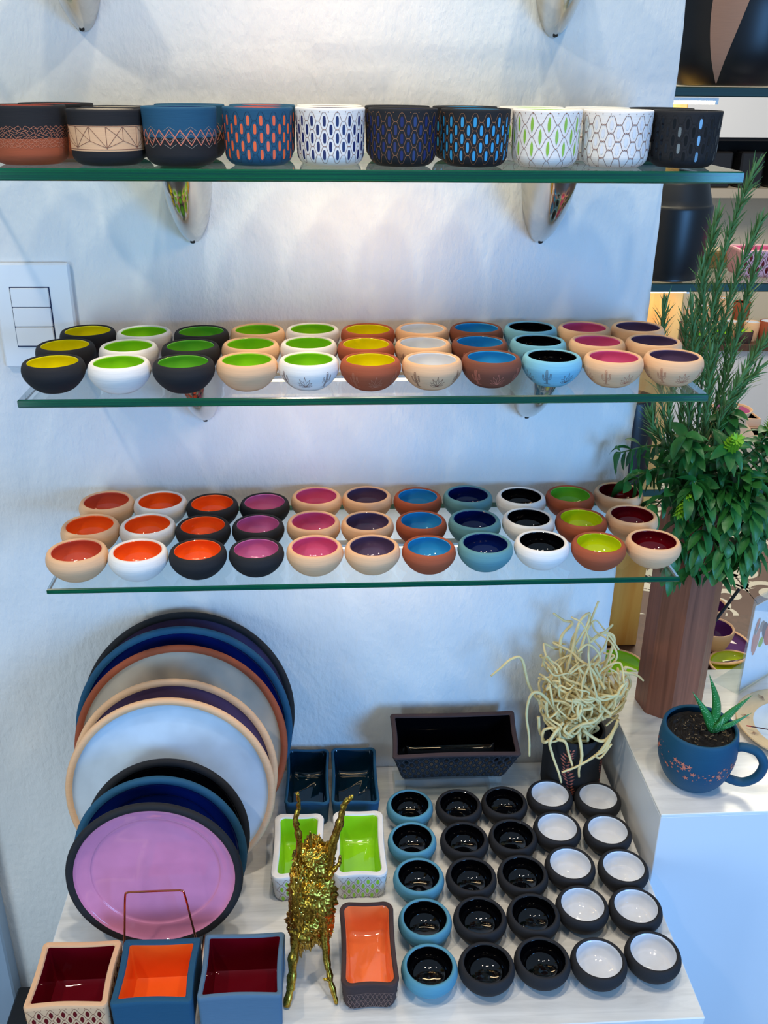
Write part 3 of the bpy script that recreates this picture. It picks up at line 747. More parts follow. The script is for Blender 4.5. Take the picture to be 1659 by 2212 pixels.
planter((.373, -.288, .0005), .094, .163, .062, 'white', 'lime', 'white planter with lime glaze and leaf pattern, behind the golden ornament on the left', rc=.016, wall_t=.012, pat='leaf')
planter((.484, -.287, .0005), .096, .166, .062, 'white', 'lime', 'white planter with lime glaze and leaf pattern, above the orange-lined planter', rc=.016, wall_t=.011, pat='leaf')
planter((.491, -.510, .0005), .091, .168, .062, 'umber', 'tangerine', 'dark brown planter lined in orange with engraved diamond band', rc=.016, wall_t=.008, pat='diamond')
planter((.036, -.560, .0005), .124, .122, .078, 'peach', 'dark_red', 'square cream planter lined in dark red with leaf pattern, left front corner', rc=.008, wall_t=.010, base=.97, pat='leaf')
planter((.162, -.560, .0005), .122, .120, .078, 'blue', 'orange', 'square blue planter lined in orange in front of the wire rack', rc=.006, wall_t=.011, base=.97)
planter((.293, -.556, .0005), .128, .120, .078, 'slate', 'dark_red', 'square slate blue planter lined in dark red beside the golden ornament', rc=.006, wall_t=.008, base=.97)
bp_ = planter((.680, -.063, .034), .254, .104, .100, 'umber', 'black', 'black rectangular planter with engraved net tilted forward on a clear stand', rc=.006, wall_t=.010, base=.82, pat='net', wav=.0008)
bp_.rotation_euler = (radians(21), 0, 0); bp_.location = (.682, -.052, .052)
CLR = clear('clear_acrylic', (.96, .98, .98, 1), .05)
t = thing('acrylic_stand', (.670, -.05, 0), 'clear acrylic display stand under the tilted black planter', 'stand')
def bent(mb, prof, x0, x1, th):
    P = [Vector((0, y, z)) for y, z in prof]; n = len(P); A, B = [], []
    for i, p in enumerate(P):
        a = P[max(i-1, 0)]; b = P[min(i+1, n-1)]; d = (b-a).normalized(); nn = Vector((0, -d.z, d.y)); A.append(p+nn*th/2); B.append(p-nn*th/2)
    ring = A+B[::-1]; m_ = len(ring)
    vs = [(x0, p.y, p.z) for p in ring]+[(x1, p.y, p.z) for p in ring]
    fs = [(i, (i+1) % m_, m_+(i+1) % m_, m_+i) for i in range(m_)]
    for s in (0, m_):
        for i in range(n-1): fs.append((s+i, s+i+1, s+m_-2-i, s+m_-1-i))
    mb.add(vs, fs)
mb = MB(); bent(mb, [(-.062, .052), (-.060, .034), (.030, .0635)], -.108, .108, .003); mb.build('sloped_tray', CLR, t, False)
for s in (-1, 1):
    mb = MB(); box(mb, s*.085-.0015, s*.085+.0015, -.055, .026, .001, .031); mb.build('side_support', CLR, t, False)
mb = MB(); box(mb, -.108, .108, -.062, .030, .0002, .0022); mb.build('base_plate', CLR, t, False)

# ------------------------------------------------------------------ golden glittered ornament
def gold_mat():
    m = bpy.data.materials.new('gold_glitter'); m.use_nodes = True; nt, b = nodes_of(m)
    setp(b, Metallic=1.0, Roughness=.28)
    tc = nt.nodes.new('ShaderNodeTexCoord'); v = nt.nodes.new('ShaderNodeTexVoronoi'); v.inputs['Scale'].default_value = 430
    nt.links.new(tc.outputs['Object'], v.inputs[0])
    cr = nt.nodes.new('ShaderNodeValToRGB'); cr.color_ramp.elements[0].color = c(120, 84, 18); cr.color_ramp.elements[1].color = c(236, 196, 80)
    nt.links.new(v.outputs['Color'], cr.inputs[0]); nt.links.new(cr.outputs[0], b.inputs['Base Color'])
    bp = nt.nodes.new('ShaderNodeBump'); bp.inputs['Strength'].default_value = 1; bp.inputs['Distance'].default_value = .004
    nt.links.new(v.outputs['Color'], bp.inputs['Height']); nt.links.new(bp.outputs[0], b.inputs['Normal']); return m
GOLD = gold_mat()
t = thing('golden_ornament', (.40, -.52, 0), 'gold glittered driftwood-like ornament with two long legs and raised arms', 'ornament')
def lump(mb, cx, cy, cz, rx, ry, rz_, seed, n=54, m_=72, am=.16):
    from mathutils import noise
    vs = []
    for i in range(n+1):
        th = pi*i/n
        for k in range(m_):
            ph = 2*pi*k/m_; d = Vector((sin(th)*cos(ph), sin(th)*sin(ph), cos(th)))
            q = noise.noise(d*2.2+Vector((seed, 0, 0)))*am*1.4+noise.noise(d*7+Vector((seed, 3, 0)))*am; q2 = noise.noise(d*16+Vector((0, seed, 0)))*am*.9+max(-.6, noise.noise(d*30+Vector((seed, seed, 0))))*am*.8
            r = 1+q+q2; vs.append((cx+rx*d.x*r, cy+ry*d.y*r, cz+rz_*d.z*r))
    fs = []
    for i in range(n):
        for k in range(m_):
            j = (k+1) % m_; fs.append((i*m_+k, (i+1)*m_+k, (i+1)*m_+j, i*m_+j))
    mb.add(vs, fs)
mb = MB()
lump(mb, .006, .01, .238, .029, .024, .040, 1.3)
lump(mb, .004, .0, .175, .034, .028, .052, 4.1)
lump(mb, -.006, -.004, .125, .029, .024, .045, 7.7)
lump(mb, -.018, -.012, .165, .014, .014, .085, 2.2)
lump(mb, .020, -.008, .140, .016, .014, .060, 9.2)
mb.build('body', GOLD, t, True, 180)
SPK = plain('gold_glitter_flake', c(255, 226, 130), .16, metal=1)
def flakes(pts, n, seed, name='glitter_flakes'):
    """loose raised glitter grains over the given surface points"""
    R_ = random.Random(seed); mb = MB()
    for k in range(n):
        p = Vector(R_.choice(pts)); r = R_.uniform(.0006, .0015); q = [Vector((R_.uniform(-1, 1), R_.uniform(-1, 1), R_.uniform(-1, 1))).normalized() for _ in range(2)]
        a = q[0]; b = a.cross(q[1]).normalized(); c_ = a.cross(b)
        mb.add([p+a*r, p-a*r, p+b*r, p-b*r, p+c_*r, p-c_*r], [(0, 2, 4), (2, 1, 4), (1, 3, 4), (3, 0, 4), (2, 0, 5), (1, 2, 5), (3, 1, 5), (0, 3, 5)])
    o = mb.build(name, SPK, t, False); o['kind'] = 'stuff'; return o
flakes(mb.v, 1500, 4)
def limb(name, ctrl, r0, r1, sd):
    R_ = random.Random(sd); p = spline(ctrl, 7); n = len(p); mb = MB()
    p = [q+Vector((R_.uniform(-1, 1), R_.uniform(-1, 1), R_.uniform(-1, 1)))*.0007 for q in p]
    tube(mb, p, [(r0+(r1-r0)*i/(n-1))*R_.uniform(.8, 1.25) for i in range(n)], 8)
    return mb.build(name, GOLD, t, True, 180)
limb('leg', [(-.022, -.012, .125), (-.028, -.022, .075), (-.032, -.036, .035), (-.040, -.056, .003)], .0085, .0055, 1)
limb('leg', [(.020, -.010, .12), (.024, -.026, .070), (.029, -.040, .040), (.0385, -.055, .003)], .0065, .0035, 2)
limb('leg', [(-.012, .012, .14), (-.020, .03, .08), (-.028, .05, .003)], .006, .004, 3)
limb('leg', [(.016, .012, .14), (.022, .03, .08), (.020, .05, .003)], .006, .004, 4)
limb('arm', [(-.018, .0, .235), (-.014, .0, .285), (-.018, .0, .325), (-.013, .002, .352), (-.014, .0, .380)], .0062, .0024, 5)
limb('arm', [(.026, .0, .215), (.034, .0, .270), (.046, .0, .315), (.054, .002, .350), (.062, .0, .366), (.068, .0, .370)], .0085, .0022, 6)
limb('spike', [(.004, .0, .265), (.003, .0, .285), (.002, .0, .307)], .004, .0012, 8)
limb('spike', [(.026, -.004, .215), (.038, -.006, .235), (.046, -.006, .248), (.047, -.006, .262)], .005, .0018, 9)
limb('spike', [(.028, -.042, .042), (.022, -.045, .046), (.018, -.046, .050)], .003, .001, 10)

# ------------------------------------------------------------------ dark vase with dried tangle
t = thing('dark_vase', (.930, -.072, .0005), 'charcoal cylinder vase with engraved terracotta fern bands holding the dried tangle', 'vase')
RV, HV = .0605, .142
mb = MB(); lathe(mb, [(0, 0), (.052, 0), (.0585, .003), (.0605, .012), (RV, HV-.004), (RV-.001, HV-.001), (RV-.003, HV), (RV-.006, HV-.002)], 64)
def vs_(u, v, off):
    a = u/RV; return ((RV+off)*cos(a), (RV+off)*sin(a), v)
for a0 in (-1.95, -.55, 1.0, 2.4):
    for k in range(17):
        v = .006+k*.0074; cu = a0*RV+.006*sin(k*.42)
        for sg in (-1, 1):
            L = .0175*(.75+.25*sin(k*1.1))
            ax, ay = sg*cos(.62)*L, sin(.62)*L*.9
            poly_on(mb, vs_, [(cu+sg*.0006, v), (cu+ax*.5+sg*.0004, v+ay*.5-.0026), (cu+ax, v+ay), (cu+ax*.5, v+ay*.5+.0026)][::sg], .0004, 1)
mb.build('clay_body', [CL['black'], plain('terracotta_engraving', c(176, 96, 78), .8)], t, True, 50)
mb = MB(); lathe(mb, [(RV-.006, HV-.002), (RV-.007, .03), (.04, .008), (0, .008)], 48); mb.build('glaze_lining', GL['black'], t, True, 60)
DR = plain('dried_pale_root', c(240, 214, 152), .75, noise=.16, scale=60, bump=.3, bscale=400)
R_ = random.Random(21)
mb = MB()
def root(ctrl, r=.0026):
    p = spline([Vector((x, y, z)) for x, y, z in ctrl], 7); n = len(p)
    tube(mb, p, [r*(1.12-.5*i/(n-1))*R_.uniform(.92, 1.08) for i in range(n)], 7)
Y = lambda: R_.uniform(-.13, -.03)
# named strands, traced as real curves through the air
for s in ([(.925, -.075, .13), (.86, -.08, .20), (.826, -.08, .25), (.806, -.085, .315), (.785, -.09, .320), (.765, -.09, .300), (.747, -.09, .282)],
          [(.93, -.08, .12), (.87, -.11, .22), (.835, -.13, .268), (.818, -.13, .262), (.813, -.13, .22), (.822, -.13, .165), (.826, -.13, .118)],
          [(.92, -.07, .13), (.90, -.07, .25), (.905, -.08, .33), (.912, -.08, .39), (.930, -.08, .412), (.928, -.08, .385), (.908, -.08, .34)],
          [(.91, -.07, .20), (.925, -.07, .33), (.938, -.07, .39), (.948, -.07, .432)],
          [(.90, -.06, .25), (.885, -.06, .34), (.905, -.06, .378), (.888, -.06, .385), (.866, -.06, .402)],
          [(.94, -.07, .15), (1.00, -.08, .24), (1.02, -.08, .27), (1.00, -.09, .285), (1.035, -.09, .275), (1.05, -.09, .262)],
          [(.96, -.07, .15), (1.015, -.08, .22), (1.028, -.08, .25), (1.012, -.08, .287), (1.038, -.08, .279)],
          [(.94, -.06, .14), (.985, -.06, .30), (.990, -.06, .345), (.965, -.06, .355), (.94, -.07, .34), (.975, -.06, .362), (.985, -.06, .374)],
          [(.93, -.12, .17), (.965, -.13, .15), (.985, -.13, .165), (.995, -.13, .20), (.975, -.14, .140), (.955, -.145, .128), (.965, -.145, .122), (.985, -.14, .150)],
          [(.995, -.13, .19), (.965, -.14, .135), (.925, -.145, .105), (.890, -.145, .088)],
          [(.92, -.13, .17), (.928, -.14, .125), (.924, -.145, .095), (.926, -.145, .075)],
          [(.89, -.12, .19), (.865, -.13, .155), (.872, -.13, .12), (.885, -.14, .085), (.893, -.14, .058)],
          [(.88, -.12, .15), (.895, -.13, .15), (.905, -.13, .12), (.912, -.14, .098)],
          [(.91, -.10, .17), (.86, -.11, .135), (.856, -.11, .165), (.88, -.12, .175), (.885, -.12, .15), (.868, -.12, .142)],
          [(.845, -.1, .19), (.850, -.1, .155), (.862, -.1, .13)]):
    root(s, .0033)
for k in range(84):   # the dense head of the tangle
    a = R_.uniform(0, 2*pi); r0 = R_.uniform(0, .028)
    p = Vector((.928+r0*cos(a), -.078+r0*.8*sin(a), R_.uniform(.10, .145))); pts = [p.copy()]
    d = Vector((cos(a)*.5, sin(a)*.3-.08, 1.6)).normalized(); n = R_.randint(6, 11)
    for i in range(n):
        d = (d+Vector((R_.uniform(-1, 1), R_.uniform(-.75, .75), R_.uniform(-.9, .7)))*.85).normalized()
        q = p+d*R_.uniform(.024, .042)
        zc = .262 if k % 2 else .300
        cx = q-Vector((.930, -.088, zc))
        e = sqrt((cx.x/.088)**2+(cx.y/.062)**2+(cx.z/.138)**2)
        if e > 1: q = Vector((.930, -.088, zc))+cx/e; d = (-cx).normalized()*.4+d*.3
        q.y = min(q.y, -.012); p = q; pts.append(p.copy())
    root(pts, R_.uniform(.0026, .0038))
o = mb.build('dried_root_tangle', DR, None, True, 180)
tag(o, 'tangle of pale curling dried roots standing in the dark vase', 'dried plant')

# ------------------------------------------------------------------ octagonal wooden vase with herbs
t = thing('octagonal_vase', (1.146, .004, .1403), 'tall reddish-brown octagonal wooden vase filled with basil and rosemary', 'vase')
mb = MB(); HO = .47; Ro = .068
vs = []
for z, r in ((0, Ro), (HO, Ro), (HO, Ro-.010), (.03, Ro-.010)):
    for k in range(8):
        a = pi/8+k*pi/4+.12; vs.append((r*cos(a), r*sin(a), z))
fs = [tuple(range(7, -1, -1)), tuple(range(24, 32))]
for k in range(3):
    for i in range(8): fs.append((k*8+i, k*8+(i+1) % 8, k*8+8+(i+1) % 8, k*8+8+i))
mb.add(vs, fs); mb.build('vase_body', wood('reddish_brown_wood', c(108, 58, 36), c(146, 84, 58), (90, 90, 2.5), .42), t, False)
BAS = [plain('basil_leaf_green', c(38, 104, 42), .45, noise=.6, scale=22, bump=.3, bscale=120), plain('basil_stem_green', c(70, 110, 50), .6)]
BUD = plain('basil_bud_green', c(128, 186, 34), .6, noise=.3, scale=60)
def leaf(mb, base, d, side, L, W, curl=.5, fold=.3, mi=0, n=6):
    """a curved blade with a folded midrib"""
    base = Vector(base); d = Vector(d).normalized(); side = (Vector(side)-d*Vector(side).dot(d)).normalized(); nn = d.cross(side)
    if nn.z < 0: nn = -nn
    vs = []; p = base.copy(); dd = d.copy()
    for i in range(n+1):
        t_ = i/n; w_ = W/2*(sin(pi*min(1, t_**.8*.98+.01)))**.8 if i < n else 0.0002
        if i == 0: w_ = W*.05
        vs += [p-side*w_+nn*w_*fold, p, p+side*w_+nn*w_*fold]
        ax = dd.cross(Vector((0, 0, -1)))
        if ax.length > .01:
            dd = Matrix.Rotation(curl/n, 3, ax.normalized()) @ dd; nn = Matrix.Rotation(curl/n, 3, ax.normalized()) @ nn
        p = p+dd*L/n
    fs = []
    for i in range(n):
        a = i*3; fs += [(a, a+1, a+4, a+3), (a+1, a+2, a+5, a+4)]
    mb.add(vs, fs, mi)
def basil(idx, ctrl, nleaf, label, bud=False, size=1.0):
    R2 = random.Random(100+idx)
    t = thing('basil_sprig', (1.146, .0, .60), label, 'herb', 'basil sprigs in the wooden vase')
    off = Vector((1.146, .0, .60)); p = spline([Vector(q)-off for q in ctrl], 8); n = len(p)
    mb = MB(); tube(mb, p, [.0022*(1-.5*i/n) for i in range(n)], 6); stm = mb.build('stem', BAS[1], t, True)
    mb = MB()
    for k in range(nleaf):
        f = .25+.75*(k+.5)/nleaf; i = min(n-2, int(f*(n-1))); q = p[i]; td = (p[i+1]-p[i]).normalized()
        a = k*2.4+R2.uniform(-.5, .5); o1 = td.orthogonal().normalized(); o2 = td.cross(o1)
        out = (o1*cos(a)+o2*sin(a)); out = (out+td*.45+Vector((0, -.25, -.12))).normalized()
        leaf(mb, q, out, td.cross(out), size*R2.uniform(.032, .056), size*R2.uniform(.013, .023), R2.uniform(.2, 1.6), R2.uniform(.15, .6))
    mb.build('leaves', BAS[0], t, True, 180)
    if bud:
        mb = MB(); q = p[-1]; td = (p[-1]-p[-3]).normalized()
        for k in range(80):
            a = k*2.4; h = k/80*.044; rr = .013*(1-k/100); o1 = td.orthogonal().normalized(); o2 = td.cross(o1); out = (o1*cos(a)+o2*sin(a))
            leaf(mb, q+td*(h-.012)+out*rr*.3, (out+td*.8).normalized(), td.cross(out), .014, .0062, .3, .3, 0, 3)
        mb.build('flower_bud', BUD, stm, True, 180)
B0 = (1.146, .0, .60)
bas = [([B0, (1.10, -.02, .70), (1.03, -.04, .735), (.955, -.05, .725)], 13, 'basil sprig reaching furthest left toward the wall', 0),
       ([B0, (1.09, -.04, .68), (1.03, -.06, .70), (.975, -.07, .67)], 13, 'basil sprig spreading left just above the bowls', 0),
       ([B0, (1.10, -.05, .66), (1.05, -.09, .665), (1.01, -.10, .625)], 11, 'basil sprig dipping over the dark red bowls', 0),
       ([B0, (1.11, -.05, .69), (1.08, -.08, .74), (1.06, -.09, .775)], 14, 'basil sprig upright in front of the rosemary at left', 0),
       ([B0, (1.14, -.05, .69), (1.14, -.08, .735), (1.14, -.10, .755)], 14, 'basil sprig with a bright bud at the centre of the bunch', 1),
       ([B0, (1.18, -.04, .69), (1.21, -.06, .74), (1.225, -.06, .775)], 14, 'basil sprig with a bright bud at the upper right', 1),
       ([B0, (1.19, -.04, .66), (1.24, -.05, .67), (1.262, -.05, .655)], 11, 'basil sprig with a bud furthest right', 1),
       ([B0, (1.18, -.06, .67), (1.215, -.09, .64), (1.222, -.09, .585), (1.22, -.09, .53)], 22, 'basil sprig hanging down on the far right', 0),
       ([B0, (1.16, -.07, .67), (1.19, -.11, .65), (1.195, -.115, .58), (1.19, -.11, .51)], 24, 'basil sprig hanging down right of the vase centre', 0),
       ([B0, (1.14, -.07, .67), (1.155, -.11, .65), (1.155, -.115, .58), (1.15, -.11, .50)], 26, 'basil sprig hanging straight down the vase front', 0),
       ([B0, (1.12, -.07, .66), (1.115, -.10, .645), (1.11, -.11, .58), (1.105, -.10, .50)], 26, 'basil sprig hanging down left of the vase centre', 0),
       ([B0, (1.11, -.05, .65), (1.085, -.08, .63), (1.075, -.09, .56), (1.07, -.085, .48)], 22, 'basil sprig hanging down beside the shelf end', 0),
       ([B0, (1.11, -.06, .67), (1.09, -.10, .69), (1.07, -.12, .665)], 12, 'basil sprig with a bud low on the left of the bunch', 1),
       ([B0, (1.15, -.06, .68), (1.17, -.10, .70), (1.185, -.12, .69)], 14, 'basil sprig nodding forward at the middle of the bunch', 0),
       ([B0, (1.16, .01, .69), (1.17, .0, .75), (1.165, -.01, .79)], 14, 'basil sprig standing among the rosemary stems', 0),
       ([B0, (1.20, -.02, .66), (1.235, -.03, .70), (1.25, -.04, .73)], 12, 'basil sprig spreading right above the hanging ones', 0),
       ([B0, (1.20, -.04, .64), (1.24, -.06, .62), (1.245, -.06, .565)], 16, 'basil sprig drooping at the outer right edge', 0)]
for i, (ct, nl, lb, bd) in enumerate(bas): basil(i, ct, int(nl*2.3), lb, bd, 1.0)
ROS = [plain('rosemary_needle_green', c(92, 134, 76), .55, noise=.35, scale=40), plain('rosemary_stem', c(92, 112, 82), .7)]
def rosemary(idx, ctrl, label):
    R2 = random.Random(300+idx); off = Vector((1.146, .0, .60))
    t = thing('rosemary_sprig', off, label, 'herb', 'rosemary sprigs in the wooden vase')
    p = spline([Vector(q)-off for q in ctrl], 10); n = len(p)
    mb = MB(); tube(mb, p, [.0019*(1-.6*i/n) for i in range(n)], 6); mb.build('stem', ROS[1], t, True)
    mb = MB(); Ltot = sum((b-a).length for a, b in zip(p, p[1:])); k = 0
    N = int(Ltot/.0029)
    for k in range(N):
        f = .12+.88*k/N; x = f*(n-1); i = min(n-2, int(x)); q = p[i].lerp(p[i+1], x-i); td = (p[i+1]-p[i]).normalized()
        a = k*2.39; o1 = td.orthogonal().normalized(); o2 = td.cross(o1); out = o1*cos(a)+o2*sin(a)
        sp = R2.uniform(.35, .85)*(1 if f < .93 else .5)
        d = (td+out*sp).normalized()
        leaf(mb, q, d, td.cross(out), R2.uniform(.026, .044), .0042, R2.uniform(-.35, .25), .3, 0, 3)
    mb.build('needles', ROS[0], t, True, 180)
ros = [([(1.13, .01, .60), (1.114, .0, .86), (1.117, .0, 1.06), (1.142, -.01, 1.20)], 'tallest rosemary sprig, its tip reaching up beside the upper shelf end'),
       ([(1.12, .02, .60), (1.099, .02, .86), (1.099, .02, 1.03), (1.104, .02, 1.12)], 'tall rosemary sprig left of the tallest one'),
       ([(1.14, .0, .60), (1.131, .0, .86), (1.146, .0, 1.02), (1.171, .0, 1.118)], 'tall rosemary sprig leaning right near the pink planter'),
       ([(1.11, .0, .60), (1.096, -.01, .81), (1.097, -.01, .94), (1.079, -.01, 1.045)], 'rosemary sprig in front of the black vase'),
       ([(1.10, .0, .62), (1.035, -.02, .82), (1.024, -.02, .90), (1.020, -.02, .982)], 'short rosemary sprig furthest left against the golden wood'),
       ([(1.11, -.01, .62), (1.086, -.03, .80), (1.079, -.03, .90), (1.064, -.03, .98)], 'rosemary sprig second from the left'),
       ([(1.15, .0, .60), (1.156, .0, .81), (1.166, .0, .94), (1.178, .0, 1.055)], 'rosemary sprig rising at right in front of the pots'),
       ([(1.15, .0, .60), (1.162, -.01, .776), (1.189, -.01, .872), (1.216, -.01, .924)], 'rosemary sprig bending right at mid height'),
       ([(1.15, .0, .60), (1.167, .0, .74), (1.186, .0, .82), (1.212, .0, .862)], 'rosemary sprig bending furthest right, low'),
       ([(1.12, -.01, .62), (1.060, -.03, .72), (1.030, -.03, .76), (1.018, -.03, .79)], 'rosemary sprig low on the left behind the cactus bowls'),
       ([(1.12, .01, .62), (1.090, .01, .76), (1.084, .01, .86), (1.072, .01, .95)], 'rosemary sprig with its tip beside the golden wood'),
       ([(1.14, .03, .62), (1.140, .03, .80), (1.135, .03, .92), (1.128, .03, 1.01)], 'rosemary sprig in the middle of the bunch'),
       ([(1.15, .02, .62), (1.150, .02, .74), (1.160, .02, .84), (1.158, .02, .93)], 'short rosemary sprig in the dense middle right'),
       ([(1.13, -.02, .62), (1.118, -.04, .74), (1.112, -.04, .83), (1.106, -.04, .90)], 'short rosemary sprig in front of the bunch'),
       ([(1.14, -.02, .62), (1.14, -.03, .72), (1.150, -.03, .80), (1.172, -.03, .86)], 'short rosemary sprig leaning right in front'),
       ([(1.12, .0, .62), (1.08, -.02, .70), (1.055, -.02, .78), (1.056, -.02, .86)], 'short rosemary sprig above the plum bowls')]
for i, (ct, lb) in enumerate(ros): rosemary(i, ct, lb)

# ------------------------------------------------------------------ mug with aloe
t = thing('planter_mug', (1.112, -.236, .1403), 'blue mug with engraved coral stars planted with an aloe', 'mug', rz=0)
MP = [(0, 0), (.034, 0), (.044, .003), (.057, .020), (.0665, .046), (.0705, .072), (.0700, .098), (.0680, .116), (.0665, .1205), (.0645, .122), (.0620, .1215), (.0605, .119)]
MPs = bez(MP, 3); MPs[0] = (0, 0)
def mr(z):
    for a, b in zip(MPs[3:], MPs[4:]):
        if a[1] <= z <= b[1] and b[1] > a[1]: return a[0]+(b[0]-a[0])*(z-a[1])/(b[1]-a[1])
    return .0645
def msurf(u, v, off):
    a = u/.0685; r = mr(v)+off; return (r*cos(a), r*sin(a), v)
mb = MB(); lathe(mb, MPs, 72)
R3 = random.Random(11)
for k in range(76):
    f = k/76; a = -3.35+f*3.0+R3.uniform(-.05, .05); v = .086-.030*sin(min(1, f*1.35)*pi/2)+.012*max(0, f-.6)/.4+R3.uniform(-.017, .017)
    s = R3.choice([.0012, .002, .003, .0042, .006]); rot = R3.uniform(0, 1)
    pts = [((s if i % 2 == 0 else s*.36)*sin(rot+i*pi/5), (s if i % 2 == 0 else s*.36)*cos(rot+i*pi/5)) for i in range(10)]
    cu = a*.0685
    mb.add([msurf(cu, v, .0007)]+[msurf(cu+x, v+y, .0006) for x, y in pts], [(0, 1+(i+1) % 10, 1+i) for i in range(10)], 1)
mb.build('mug_body', [clay('mug_blue_clay', c(20, 74, 102), .6), LN['coral']], t, True, 60)
mb = MB(); tube(mb, spline([(.056, -.030, .094), (.070, -.038, .100), (.090, -.048, .096), (.103, -.054, .074), (.098, -.051, .044), (.080, -.042, .024), (.062, -.033, .022), (.048, -.027, .026)], 7), [.0085]*50, 12)
mb.build('handle', clay('mug_blue_clay', c(20, 74, 102)), t, True, 180)
mb = MB(); R4 = random.Random(2)
N = 26; vs = []; fs = []
for i in range(N+1):
    for k in range(40):
        r = .0615*i/N; a = 2*pi*k/40; vs.append((r*cos(a), r*sin(a), .108+R4.uniform(-.0035, .0035)*(1 if 0 < i < N else .3)))
for i in range(N):
    for k in range(40): fs.append((i*40+k, (i+1)*40+k, (i+1)*40+(k+1) % 40, i*40+(k+1) % 40))
mb.add(vs, fs)
for k in range(60):
    a = R4.uniform(0, 6.28); r = .052*sqrt(R4.random()); x, y = r*cos(a), r*sin(a); b = R4.uniform(0, 6.28); l = R4.uniform(.003, .008)
    tube(mb, [(x, y, .112), (x+l*cos(b), y+l*sin(b), .1135)], .0005, 4, 1)
o = mb.build('potting_soil', [plain('dark_soil', c(22, 18, 16), .9, noise=.5, scale=120), plain('soil_fibre', c(130, 110, 80), .9)], t, False); o['label'] = 'dark potting soil with pale fibres'
t = thing('aloe_plant', (1.136, -.240, .250), 'young spotted aloe with four pointed leaves growing in the blue mug', 'plant')
ALO = [plain('aloe_green', c(44, 122, 56), .35, noise=.25, scale=30), plain('aloe_spot', c(150, 200, 140), .5)]
def aloe(tip, mid, w_, sd):
    mb = MB(); R5 = random.Random(sd); p = spline([(0, 0, 0), mid, tip], 12); n = len(p); vs = []; sec = 8; spots = []
    for i, q in enumerate(p):
        t_ = i/(n-1); a = p[max(0, i-1)]; b = p[min(n-1, i+1)]; td = (b-a).normalized(); side = td.cross(Vector((0, 1, .15))).normalized(); nn = side.cross(td)
        W = w_*(1-t_**1.6)*(.9+.3*sin(t_*3)); Th = W*.38
        for k in range(sec):
            an = 2*pi*k/sec; vs.append(q+side*W*cos(an)+nn*(Th*sin(an)-W*.25*abs(cos(an))*(-1)))
        if 1 < i < n-2:
            for s in range(3):
                u = R5.uniform(-.6, .6); spots.append((q+side*W*u-nn*(Th*.98*sqrt(1-u*u)+.0002)+nn*W*.25*abs(u), side, td))
    fs = [(i*sec+k, i*sec+(k+1) % sec, (i+1)*sec+(k+1) % sec, (i+1)*sec+k) for i in range(n-1) for k in range(sec)]
    mb.add(vs, fs, 0)
    for q, s, d in spots:
        mb.add([q-s*.0006, q-d*.0011, q+s*.0006, q+d*.0011], [(0, 1, 2, 3)], 1)
    return mb.build('leaf', ALO, t, True, 180)
aloe(Vector((-.054, .0, .092)), Vector((-.022, -.004, .044)), .0090, 1)
aloe(Vector((-.028, .0, .128)), Vector((-.004, .0, .064)), .0095, 2)
aloe(Vector((.060, .0, .080)), Vector((.028, .0, .042)), .0105, 3)
aloe(Vector((.064, -.004, .044)), Vector((.028, -.006, .020)), .0080, 4)
aloe(Vector((.012, -.006, .040)), Vector((.004, -.008, .020)), .0080, 5)

# ------------------------------------------------------------------ serving plate, incense, sign on the plinth
t = thing('serving_plate', (1.378, -.108, .1403), 'round cream plate with engraved marks and white centre at the right edge', 'plate')
mb = MB(); lathe(mb, bez([(0, 0), (.075, 0), (.105, .006), (.122, .016), (.1235, .019), (.1215, .0205), (.110, .0165), (.090, .012), (.0885, .0112)], 3)[1:], 80)
mb.v.append((0, 0, 0))
def psurf(u, v, off): return (u, v, .0150+off+(sqrt(u*u+v*v)-.100)*.16)
for a0 in (2.75, 3.3, 1.9, 3.9):
    cx, cy = .104*cos(a0), .104*sin(a0)
    for k in range(7):
        a = a0+pi/2+(k-3)*.35; line_on(mb, psurf, [(cx, cy), (cx+.011*cos(a), cy+.011*sin(a))], .0006, .0016, 1)
mb.build('clay_rim', [clay('sand_clay', c(214, 190, 150)), LN['brown']], t, True, 60)
mb = MB(); lathe(mb, [(.0885, .0112), (.080, .0075), (.06, .0058), (0, .0052)], 64)
def isurf(u, v, off): return (u, v, .0058+off)
R6 = random.Random(8)
for (cx, cy, s) in ((-.045, .0, 1), (-.02, .045, 1.1), (-.035, -.035, .8)):
    for k in range(14):
        a = k*2*pi/14+R6.uniform(-.1, .1); l = .016*s*R6.uniform(.7, 1.2)
        pts = [(0, 0), (l*.5*cos(a-.18), l*.5*sin(a-.18)), (l*cos(a), l*sin(a)), (l*.5*cos(a+.18), l*.5*sin(a+.18))]
        poly_on(mb, isurf, [(cx+x, cy+y) for x, y in pts], .0022, 1)
mb.build('glazed_centre', [GL['ice'], plain('grey_plant_drawing', c(120, 124, 122), .6)], t, True, 60)
for k, (a, b, lb) in enumerate((((1.262, -.118, .168), (1.40, -.150, .156), 'thin dark incense stick with red tip resting on the plate, the upper one'), ((1.300, -.140, .1595), (1.41, -.165, .156), 'short dark red incense stick lying on the plate, the lower one'))):
    t = thing('incense_stick', a, lb, 'incense stick', 'incense sticks on the serving plate'); d = Vector(b)-Vector(a)
    mb = MB(); tube(mb, [d*.06, d], .0011, 6); mb.build('stick', plain('incense_maroon', c(60, 12, 24), .6), t, True)
    mb = MB(); tube(mb, [(0, 0, 0), d*.06], .0013, 6); mb.build('red_tip', plain('red_tip_paint', c(180, 30, 30), .5), t, True)
mb = MB(); tube(mb, [(0, 0, 0), (.115, 0, .222)], .0034, 10)
tag(mb.build('black_rod', plain('matt_black_rod', c(16, 16, 18), .6), None, True, loc=(1.184, .09, .1405)), 'thin black rod leaning right behind the wooden vase', 'rod')
